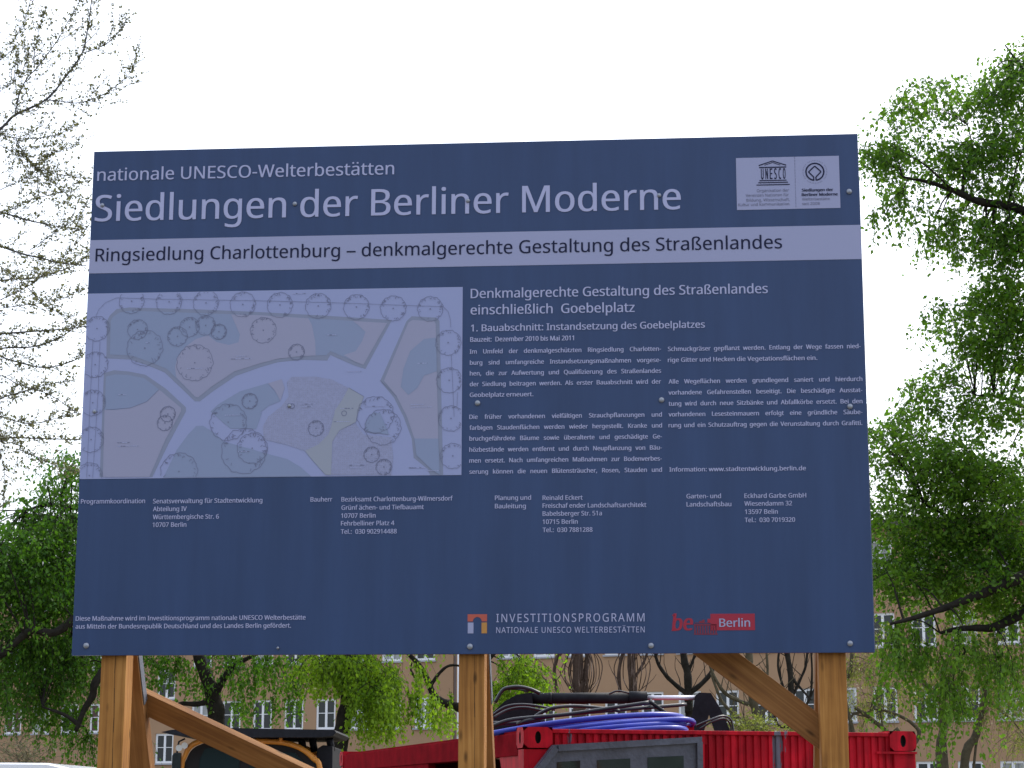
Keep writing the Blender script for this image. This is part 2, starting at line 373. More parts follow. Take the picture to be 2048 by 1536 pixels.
class Block:
    def __init__(self, name, u0, u1, label, wins):
        self.root = empty(name, BC, -PSI); tag(self.root, label, 'building', 'joined apartment blocks behind the trees')
        us = sorted({u0, u1} | {round(w[0] - WW / 2, 4) for w in wins} | {round(w[0] + WW / 2, 4) for w in wins})
        zs = sorted({0.0, EAVES} | {round(w[1] - GROUND, 4) for w in wins} | {round(w[1] - GROUND + WH, 4) for w in wins})
        wl_ = MB(); iu = {round(u, 4): i for i, u in enumerate(us)}; idx = {}
        for j, z in enumerate(zs):
            for i, u in enumerate(us): idx[i, j] = len(wl_.v); wl_.v.append((u, 0, z))
        for j in range(len(zs) - 1):
            for i in range(len(us) - 1):
                cu, cz = (us[i] + us[i + 1]) / 2, (zs[j] + zs[j + 1]) / 2
                if any(abs(cu - w[0]) < WW / 2 and 0 < cz - (w[1] - GROUND) < WH for w in wins): continue
                wl_.f.append((idx[i, j], idx[i + 1, j], idx[i + 1, j + 1], idx[i, j + 1])); wl_.m.append(0); wl_.sm.append(False)
        for w in wins:
            x0, x1, z0 = w[0] - WW / 2, w[0] + WW / 2, w[1] - GROUND; z1 = z0 + WH
            for A, B in (((x0, z0), (x1, z0)), ((x1, z0), (x1, z1)), ((x1, z1), (x0, z1)), ((x0, z1), (x0, z0))):
                wl_.add([(A[0], 0, A[1]), (B[0], 0, B[1]), (B[0], .12, B[1]), (A[0], .12, A[1])], [(0, 1, 2, 3)])
        D = 11.0
        wl_.add([(u0, 0, 0), (u0, D, 0), (u0, D, EAVES), (u0, 0, EAVES)], [(0, 1, 2, 3)])
        wl_.add([(u1, 0, 0), (u1, D, 0), (u1, D, EAVES), (u1, 0, EAVES)], [(3, 2, 1, 0)])
        wl_.add([(u0, D, 0), (u1, D, 0), (u1, D, EAVES), (u0, D, EAVES)], [(3, 2, 1, 0)])
        wl_.add([(u0, .35, 0), (u1, .35, 0), (u1, .35, EAVES), (u0, .35, EAVES)], [(0, 1, 2, 3)], 1)
        wl_.build('wall', [M['render'], M['dark']], self.root, fixn=False)
        r = MB(); r.box(u0, u1, -0.45, D + .4, EAVES + .002, EAVES + .28); r.build('roof', M['fascia'], self.root)
        f, p, s = window_set()
        proto = f.build('window', M['frame'], self.root)
        pane = p.build('pane', M['glass'], proto); sill = s.build('sill', M['sill'], proto)
        panes = [pane.data]
        for k in ('curtain', 'brown'):
            me = pane.data.copy(); me.materials[0] = M[k]; panes.append(me)
        for i, w in enumerate(wins):
            if i == 0: o, q, t = proto, pane, sill
            else:
                o, q, t = proto.copy(), pane.copy(), sill.copy()
                for x in (o, q, t): COL.objects.link(x)
                q.parent = o; t.parent = o
            o.location = (w[0], 0, w[1] - GROUND)
            k = rnd.random(); q.data = panes[w[2] if len(w) > 2 else (0 if k < .55 else 1 if k < .93 else 2)]

lw = []
for z in SILLS:
    for u in [-29.15, -27.53, -25.9, -24.28, -22.66, -21.04, -19.42, -15.46, -13.84, -12.22, -10.6, -8.98, -7.36, -5.74, -4.12]: lw.append((u, z))
for z in (0.72, 3.45, 6.35, 9.25): lw.append((-17.36, z, 0))
Block('apartment_block', -31, -2.75, 'tan apartment block behind the weeping trees and the dark-roofed cab, on the near side of the downpipe by the centre post', lw)
rw = []
for z in SILLS:
    for k in range(14): rw.append((0.0 + 1.62 * k - .12, z))
Block('apartment_block', -2.60, 24.5, 'tan apartment block behind the bare trees and red container', rw)
bpy.data.objects['apartment_block']['label'] = 'tan apartment block behind the weeping trees and the orange cab'
jb = MB(); jb.box(-2.745, -2.605, 0.06, 10.9, 0, EAVES - .1)
# the recessed joint and the white downpipe belong to the block on the far side of the joint
blockB = bpy.data.objects['apartment_block.001']
jb.build('joint', M['reveal'], blockB)
dp = MB(); dp.tube([(-2.45, -.09, 0.1), (-2.45, -.09, EAVES - .1)], 0.06, 8)
for z in (2, 5, 8, 11): dp.box(-2.53, -2.37, -.03, .0, z, z + .06)
dp.build('downpipe', M['frame'], blockB)

# ------------------------------------------------------------------ information board
AZ = -0.0801
SR = empty('information_board', (-2.1033, 9.861, GROUND), AZ)
tag(SR, 'large navy information board with pale German writing and a garden plan, on three timber posts', 'sign')
BW, BH = 3.8, 2.518
Z0 = 2.342 - GROUND
SX = Vector((math.cos(AZ), math.sin(AZ), 0)); SY = Vector((-math.sin(AZ), math.cos(AZ), 0)); SO = Vector((-2.1033, 9.861, GROUND))
GLY = json.loads(r'''{",":[180,[28,-87,47,-3,61,78,124,78,129,71,104,-8,71,-87]],"-":[216,[27,154,27,206,189,206,189,154]],".":[180,[89,-9,60,1,51,15,48,36,51,57,60,71,89,81,119,71,129,57,132,36,129,15,119,1]],"0":[384,[191,-7,142,1,102,22,72,59,50,108,37,169,33,240,37,313,49,373,69,422,99,458,140,480,191,487,241,480,281,458,312,422,334,373,347,313,351,240,347,169,335,108,314,59,284,23,243,1],[191,44,224,49,249,65,268,92,286,154,291,240,286,326,268,388,249,415,224,431,191,437,159,431,133,415,115,388,98,326,92,240,98,154,115,93,133,65,159,49]],"1":[384,[181,0,181,335,181,381,183,418,164,400,142,381,91,339,60,379,189,480,238,480,238,0]],"2":[384,[32,0,32,49,158,176,219,240,257,296,266,324,269,355,263,390,246,415,219,431,185,436,152,433,123,424,69,390,38,430,102,470,141,482,185,486,226,482,262,471,291,452,312,427,325,396,330,359,326,322,314,288,271,224,207,155,107,56,107,54,349,54,349,0]],"3":[384,[162,-7,92,-1,30,19,30,75,95,51,163,43,218,49,256,68,277,98,284,138,280,165,268,186,249,202,206,217,150,222,103,222,103,273,150,273,202,279,240,298,263,326,271,363,265,394,247,417,219,432,183,437,147,434,117,425,62,396,33,437,96,471,137,483,183,486,229,483,266,471,294,453,315,428,327,400,331,367,324,324,304,290,273,267,232,253,232,250,282,237,318,214,339,179,346,136,341,97,326,62,302,33,266,11,220,-2]],"4":[384,[244,0,244,109,14,109,14,159,240,482,301,482,301,162,371,162,371,109,301,109,301,0],[72,162,244,162,244,313,245,372,247,419,244,419,231,392,216,367]],"5":[384,[167,-7,97,0,42,19,42,75,101,52,167,44,215,50,253,69,271,89,282,115,285,147,278,189,257,219,219,238,165,244,122,241,83,234,54,253,72,480,312,480,312,426,122,426,111,287,142,291,185,294,231,290,270,278,302,257,326,229,341,195,346,153,341,107,325,68,299,36,263,12,219,-2]],"6":[384,[200,-7,157,-1,118,16,84,45,59,86,42,139,37,205,46,307,59,354,79,397,108,434,146,462,195,480,257,486,288,485,316,480,316,430,288,436,258,438,215,434,181,422,153,404,132,380,117,351,106,318,96,244,100,244,119,266,143,284,174,296,214,300,253,296,286,283,314,262,336,233,348,197,353,154,348,108,334,69,311,36,281,12,244,-2],[199,43,238,50,268,70,288,105,294,154,288,195,271,227,242,247,201,254,172,251,146,241,126,226,110,208,100,187,97,166,108,108,122,82,142,61,168,48]],"7":[384,[91,0,288,426,30,426,30,480,351,480,351,434,156,0]],"8":[384,[193,-7,146,-3,106,8,75,27,51,53,38,85,33,122,36,153,47,179,83,221,132,251,100,273,73,299,54,332,48,372,53,406,67,434,89,456,118,473,153,483,191,486,249,479,295,457,317,434,331,406,335,371,332,344,323,321,289,283,244,254,298,222,336,181,347,155,351,124,346,87,332,55,308,29,276,9,238,-3],[194,277,253,312,271,337,277,369,271,399,253,421,226,434,191,439,157,434,130,421,112,399,106,369,109,347,118,328,150,299],[192,40,235,46,267,63,286,90,293,124,286,156,265,182,233,203,192,222,181,226,142,206,114,183,96,155,91,122,97,90,116,63,147,46]],"9":[384,[129,-7,98,-5,69,0,69,50,128,42,171,46,205,57,233,75,254,99,269,128,280,161,289,235,285,235,267,214,243,196,211,183,171,179,133,184,99,196,72,217,50,246,38,282,34,324,38,371,53,411,76,443,106,467,143,481,187,486,230,480,269,463,302,434,328,393,344,340,349,275,340,173,327,125,307,82,279,46,240,17,191,-1],[184,226,214,229,240,239,261,254,276,272,286,292,289,314,278,371,264,397,244,418,218,432,187,437,149,430,119,409,99,374,92,325,98,284,115,252,143,232]],":":[180,[89,278,60,289,51,303,48,324,51,345,60,359,89,369,119,359,129,345,132,324,129,303,119,289],[89,-9,60,1,51,15,48,36,51,57,60,71,89,81,119,71,129,57,132,36,129,15,119,1]],"A":[429,[0,0,187,482,242,482,428,0,366,0,308,148,118,148,61,0],[138,202,290,202,236,347,230,367,221,396,214,419,203,378,193,347]],"B":[437,[65,0,65,480,202,480,281,473,338,453,364,431,379,400,384,361,378,322,361,290,332,268,293,255,293,251,348,234,369,218,386,197,397,170,400,136,395,96,380,63,356,36,322,16,282,4,234,0],[126,275,214,275,266,280,299,295,316,320,322,354,315,388,294,411,258,424,205,428,126,428],[126,51,222,51,276,57,311,76,330,105,336,141,329,175,310,202,274,219,218,225,126,225]],"C":[424,[261,-7,194,1,139,24,96,60,65,109,47,170,41,240,48,309,67,368,100,418,146,455,203,478,271,486,342,479,404,458,379,407,330,425,271,433,223,427,182,410,149,381,124,343,110,296,105,240,109,184,123,137,146,98,178,69,219,52,270,46,330,52,385,65,385,13,329,-2]],"D":[490,[65,0,65,480,213,480,281,473,338,453,385,419,420,374,442,315,449,244,442,170,420,109,383,61,333,27,272,7,199,0],[126,52,191,52,276,64,337,99,373,159,385,242,380,301,364,348,338,383,302,408,258,423,204,428,126,428]],"E":[373,[65,0,65,480,333,480,333,426,126,426,126,277,321,277,321,224,126,224,126,53,333,53,333,0]],"F":[349,[65,0,65,480,333,480,333,426,126,426,126,257,320,257,320,203,126,203,126,0]],"G":[489,[271,-7,202,1,145,23,100,59,67,108,48,169,41,240,48,310,71,370,107,419,155,456,217,479,289,486,366,479,433,458,410,406,352,425,286,433,233,427,188,410,152,381,125,343,109,296,104,240,109,186,123,139,146,100,181,70,226,52,285,46,338,49,379,57,379,199,273,199,273,253,439,253,439,18,361,-1]],"H":[498,[65,0,65,480,126,480,126,277,371,277,371,480,432,480,432,0,371,0,371,224,126,224,126,0]],"I":[228,[27,0,27,35,83,48,83,431,27,445,27,480,200,480,200,445,144,431,144,48,200,35,200,0]],"J":[183,[-3,-128,-31,-125,-52,-119,-52,-68,-30,-73,-4,-75,28,-68,52,-44,62,3,62,480,122,480,122,7,118,-35,107,-69,88,-95,63,-113,32,-124]],"K":[416,[65,0,65,480,126,480,126,243,167,289,208,334,338,480,408,480,218,271,416,0,345,0,175,229,126,186,126,0]],"L":[352,[65,0,65,480,126,480,126,54,335,54,335,0]],"M":[609,[65,0,65,480,154,480,302,87,305,87,455,480,544,480,544,0,484,0,484,295,486,364,489,420,486,420,326,0,277,0,119,420,116,420,120,364,121,291,121,0]],"N":[510,[65,0,65,480,135,480,391,83,394,83,392,115,390,162,389,209,389,480,445,480,445,0,375,0,118,398,116,398,119,340,121,268,121,0]],"O":[525,[263,-7,216,-3,174,7,139,24,96,61,65,111,47,171,41,241,47,310,65,370,96,419,139,456,174,473,216,483,263,487,329,479,384,456,427,420,458,370,477,310,484,240,477,171,458,110,427,61,384,24,329,1],[263,46,312,51,352,69,382,98,403,137,416,184,420,240,416,297,403,344,382,382,352,411,313,428,263,434,214,428,174,411,143,382,122,344,109,297,105,240,109,184,122,137,143,98,173,69,213,51]],"P":[406,[65,0,65,480,192,480,249,475,295,463,329,443,353,415,367,380,372,338,368,300,354,264,330,233,294,208,245,192,181,187,126,187,126,0],[126,238,174,238,234,244,276,261,295,279,306,304,310,336,306,364,296,387,280,405,242,422,187,428,126,428]],"Q":[525,[372,-114,279,-6,270,-7,263,-7,216,-3,174,7,139,24,96,61,65,111,47,171,41,241,47,310,65,370,96,419,139,456,174,473,216,483,263,487,329,479,384,456,427,420,458,370,477,310,484,240,480,185,468,135,448,91,421,54,386,25,344,5,459,-114],[263,46,312,51,352,69,382,98,403,137,416,184,420,240,416,297,403,344,382,382,352,411,313,428,263,434,214,428,174,411,143,382,122,344,109,297,105,240,109,184,122,137,143,98,173,69,213,51]],"R":[418,[65,0,65,480,197,480,252,476,296,464,329,446,353,419,367,385,372,343,369,308,358,279,342,256,322,239,276,215,408,0,337,0,221,198,126,198,126,0],[126,249,197,249,248,255,283,272,303,301,310,340,306,369,297,391,281,407,245,422,194,427,126,427]],"S":[369,[166,-7,91,-1,34,16,34,74,94,54,169,46,216,51,249,66,270,91,277,123,267,163,232,192,164,222,110,246,72,276,54,300,44,329,40,364,45,400,60,429,83,454,114,471,151,483,193,486,266,479,326,459,307,408,253,426,192,433,153,428,124,414,107,392,101,363,111,323,144,294,206,267,278,233,303,214,322,191,333,163,337,128,332,89,317,56,291,29,256,9,215,-3]],"T":[373,[156,0,156,426,7,426,7,480,366,480,366,426,217,426,217,0]],"U":[491,[243,-7,188,-1,143,15,107,42,81,78,66,121,60,171,60,480,121,480,121,169,124,133,135,102,152,78,176,60,208,49,246,46,286,50,317,61,341,80,363,120,370,169,370,480,430,480,430,169,425,122,410,80,384,44,348,16,301,-1]],"V":[403,[171,0,0,480,63,480,171,172,189,117,201,67,214,117,232,173,339,480,403,480,232,0]],"W":[625,[135,0,8,480,71,480,146,187,160,127,169,73,179,130,194,190,279,480,341,480,429,188,445,127,455,73,465,127,479,187,553,480,616,480,488,0,427,0,334,314,323,353,314,388,310,409,303,372,287,312,196,0]],"X":[394,[3,0,162,250,13,480,80,480,197,291,316,480,379,480,231,251,391,0,322,0,195,208,66,0]],"Y":[380,[160,0,160,183,0,480,66,480,190,244,315,480,380,480,220,186,220,0]],"Z":[384,[26,0,26,46,278,426,34,426,34,480,351,480,351,434,99,54,358,54,358,0]],"a":[377,[144,-7,100,0,63,19,45,40,34,67,31,100,36,133,50,161,73,183,106,200,150,210,203,215,265,217,265,238,260,277,245,301,222,314,190,318,136,310,89,291,71,335,126,357,193,366,233,363,266,353,291,337,308,314,319,283,322,245,322,0,279,0,268,51,265,51,241,25,216,7,185,-3],[158,41,200,47,234,66,251,86,261,112,264,144,264,176,211,174,154,167,118,152,98,130,92,99,97,73,110,55,132,44]],"b":[413,[228,-7,189,-3,158,9,134,26,116,46,111,46,99,0,57,0,57,510,116,510,116,386,115,344,113,312,116,312,134,333,158,351,189,362,228,366,269,361,305,345,335,319,358,283,372,237,376,180,372,123,358,77,335,40,305,14,269,-1],[219,42,248,46,273,58,291,78,309,121,315,181,309,240,291,283,260,308,218,317,183,313,157,302,138,284,122,242,116,182,116,179,122,121,138,78,157,58,184,46]],"c":[322,[201,-7,156,-2,117,13,83,38,58,73,42,120,37,178,42,238,59,286,85,322,119,347,160,362,206,367,259,361,300,347,282,298,244,310,204,315,158,306,125,281,105,238,98,179,105,121,124,79,144,60,170,48,201,44,253,50,294,65,294,13,254,-2]],"d":[413,[185,-7,143,-2,107,14,77,40,55,76,41,123,37,179,41,236,55,283,78,319,108,346,144,361,185,367,223,363,254,351,297,314,301,314,299,339,297,367,297,510,356,510,356,0,308,0,300,48,297,48,278,27,254,9,223,-3],[194,42,228,46,255,56,274,74,292,113,298,168,298,179,292,238,275,282,256,302,229,314,193,318,164,313,140,301,122,280,104,235,98,178,104,121,122,78,141,58,165,46]],"e":[379,[210,-7,162,-2,120,14,85,40,59,76,42,122,37,177,42,232,57,279,81,316,112,344,151,361,196,367,239,362,276,347,305,322,327,290,340,250,345,204,345,169,98,169,102,131,113,100,129,76,152,58,180,47,213,44,274,50,328,69,328,17,274,-1],[99,216,283,216,277,257,262,290,234,311,195,318,158,312,129,291,109,259]],"f":[231,[73,0,73,314,10,314,10,342,73,362,73,383,77,425,87,458,104,483,127,500,156,510,190,514,229,510,260,502,244,455,220,462,191,465,165,460,147,446,136,420,132,383,132,360,223,360,223,314,132,314,132,0]],"g":[413,[195,-161,123,-155,65,-138,65,-84,125,-105,198,-112,240,-105,271,-85,291,-53,298,-11,298,3,298,27,300,48,297,48,268,17,231,-1,185,-7,142,-1,106,15,76,42,54,79,41,125,37,179,41,233,54,278,76,316,106,344,142,361,185,367,219,363,249,353,275,336,298,312,301,312,309,360,356,360,356,-6,352,-53,338,-92,317,-122,286,-144,245,-157],[194,42,227,45,253,55,273,71,292,109,298,165,298,179,292,243,273,285,252,303,226,313,193,317,165,313,142,301,123,281,104,237,98,179,104,120,123,77,141,57,165,46]],"h":[415,[57,0,57,510,116,510,116,361,113,310,117,310,137,334,164,352,195,362,229,366,269,363,302,352,328,335,346,310,357,276,361,234,361,0,302,0,302,230,293,278,266,307,222,317,186,313,158,302,139,283,122,242,116,186,116,0]],"i":[173,[87,420,62,429,55,441,52,457,55,474,62,486,87,495,111,486,119,474,122,457,119,441,111,429],[57,0,57,360,116,360,116,0]],"j":[173,[87,420,62,429,55,441,52,457,55,474,62,486,87,495,111,486,119,474,122,457,119,441,111,429],[15,-161,-15,-159,-37,-153,-37,-105,-16,-110,7,-112,27,-109,43,-100,54,-83,57,-56,57,360,116,360,116,-54,110,-99,92,-133,73,-148,47,-158]],"k":[359,[57,0,57,510,116,510,116,244,115,216,113,185,116,185,128,201,144,221,158,238,273,360,343,360,197,206,353,0,281,0,156,168,116,132,116,0]],"l":[173,[57,0,57,510,116,510,116,0]],"m":[628,[57,0,57,360,105,360,113,311,117,311,137,336,162,353,192,363,223,367,273,360,310,340,333,306,336,306,358,333,386,352,418,363,452,367,489,363,520,353,543,335,560,310,570,277,574,234,574,0,515,0,515,232,507,279,483,308,442,317,410,314,385,304,367,287,350,250,345,199,345,0,286,0,286,232,278,279,253,308,212,317,180,313,155,302,137,283,121,242,116,187,116,0]],"n":[415,[57,0,57,360,105,360,113,311,117,311,138,336,165,353,197,363,230,367,270,363,302,353,328,335,346,310,357,277,361,234,361,0,302,0,302,230,293,278,266,307,222,317,186,313,158,302,139,283,122,242,116,187,116,0]],"o":[406,[202,-7,157,-1,117,15,84,42,58,79,42,125,37,181,42,236,57,282,82,318,116,345,156,361,204,367,250,361,290,345,324,318,349,282,365,236,370,181,365,126,350,79,325,42,291,15,250,-1],[203,42,237,46,263,59,283,80,303,123,309,181,303,238,283,281,263,301,236,313,203,317,169,313,143,301,123,281,104,238,98,181,104,123,123,80,143,59,170,46]],"p":[413,[57,-161,57,360,105,360,113,311,116,311,135,333,158,351,189,363,228,367,270,362,305,346,335,320,358,284,372,238,376,181,372,124,358,78,335,41,305,14,269,-1,228,-7,190,-3,159,9,116,46,112,46,115,17,116,-13,116,-161],[219,42,249,47,273,60,291,82,305,110,315,181,309,237,291,280,272,301,248,313,218,317,185,314,159,303,140,286,123,247,116,192,116,181,122,122,138,78,157,58,184,46]],"q":[413,[297,-161,297,-7,298,21,300,48,296,48,278,27,254,9,222,-3,183,-7,143,-2,107,14,78,40,55,76,41,123,37,179,42,236,55,283,78,319,108,346,144,361,185,367,224,363,255,351,279,333,298,311,300,311,309,360,356,360,356,-161],[195,42,228,46,255,56,274,73,291,112,298,167,298,179,292,239,275,282,256,302,228,314,193,318,164,313,140,301,122,280,104,235,98,178,104,121,122,78,141,58,165,46]],"r":[277,[57,0,57,360,105,360,112,294,115,294,135,322,160,345,190,361,225,367,247,366,267,363,260,308,241,312,221,313,194,309,169,298,147,280,131,256,120,226,116,192,116,0]],"s":[322,[148,-7,83,-1,35,16,35,70,87,50,149,41,188,45,214,55,229,72,234,94,227,118,200,140,146,164,86,191,48,223,38,244,34,271,38,299,51,323,72,342,115,360,169,367,231,360,284,343,264,296,216,312,165,318,133,315,110,307,95,293,91,275,99,249,129,229,183,206,242,180,279,147,288,126,291,99,287,67,274,41,253,20,207,0]],"t":[242,[167,-7,115,3,94,16,77,37,65,66,62,105,62,314,11,314,11,343,62,366,86,443,121,443,121,360,225,360,225,314,121,314,121,106,125,77,137,57,155,46,177,42,205,44,228,49,228,4,201,-4]],"u":[415,[184,-7,144,-3,111,7,86,25,68,49,57,83,53,124,53,360,113,360,113,128,122,81,148,52,193,42,229,46,256,57,276,76,293,117,299,173,299,360,358,360,358,0,310,0,301,48,298,48,277,23,250,6,218,-3]],"v":[341,[136,0,0,360,63,360,140,148,151,115,162,80,169,52,171,52,179,81,190,116,201,148,278,360,341,360,204,0]],"w":[528,[106,1,7,361,69,361,118,169,132,110,142,61,144,61,151,89,159,125,169,158,232,361,297,361,359,158,373,108,383,62,385,62,395,108,410,169,460,361,520,361,420,1,351,1,289,203,274,258,265,299,262,299,253,258,238,203,173,1]],"x":[355,[12,0,142,184,18,360,85,360,178,224,270,360,336,360,212,184,343,0,276,0,178,144,79,0]],"y":[343,[56,-161,28,-160,7,-156,7,-109,25,-111,47,-113,75,-108,97,-95,114,-75,127,-49,146,-1,1,360,64,360,142,155,160,104,172,57,175,57,187,101,206,156,279,360,343,360,187,-50,166,-96,139,-131,116,-148,89,-158]],"z":[316,[26,0,26,39,220,314,38,314,38,360,285,360,285,316,94,46,289,46,289,0]],"ß":[342,[283,334,275,302,256,278,233,258,215,241,207,223,210,210,224,196,255,175,288,149,310,120,317,83,314,55,305,33,289,16,269,4,217,-5,172,-1,138,13,138,56,160,45,187,36,215,33,241,36,258,46,268,60,271,80,266,103,251,122,220,145,184,171,166,194,161,220,168,249,187,270,209,288,227,307,235,332,230,351,215,365,193,372,166,375,130,370,104,352,96,337,94,316,94,0,46,0,46,316,50,349,62,374,80,392,105,405,166,414,227,405,251,394,268,379,279,359]]}''')
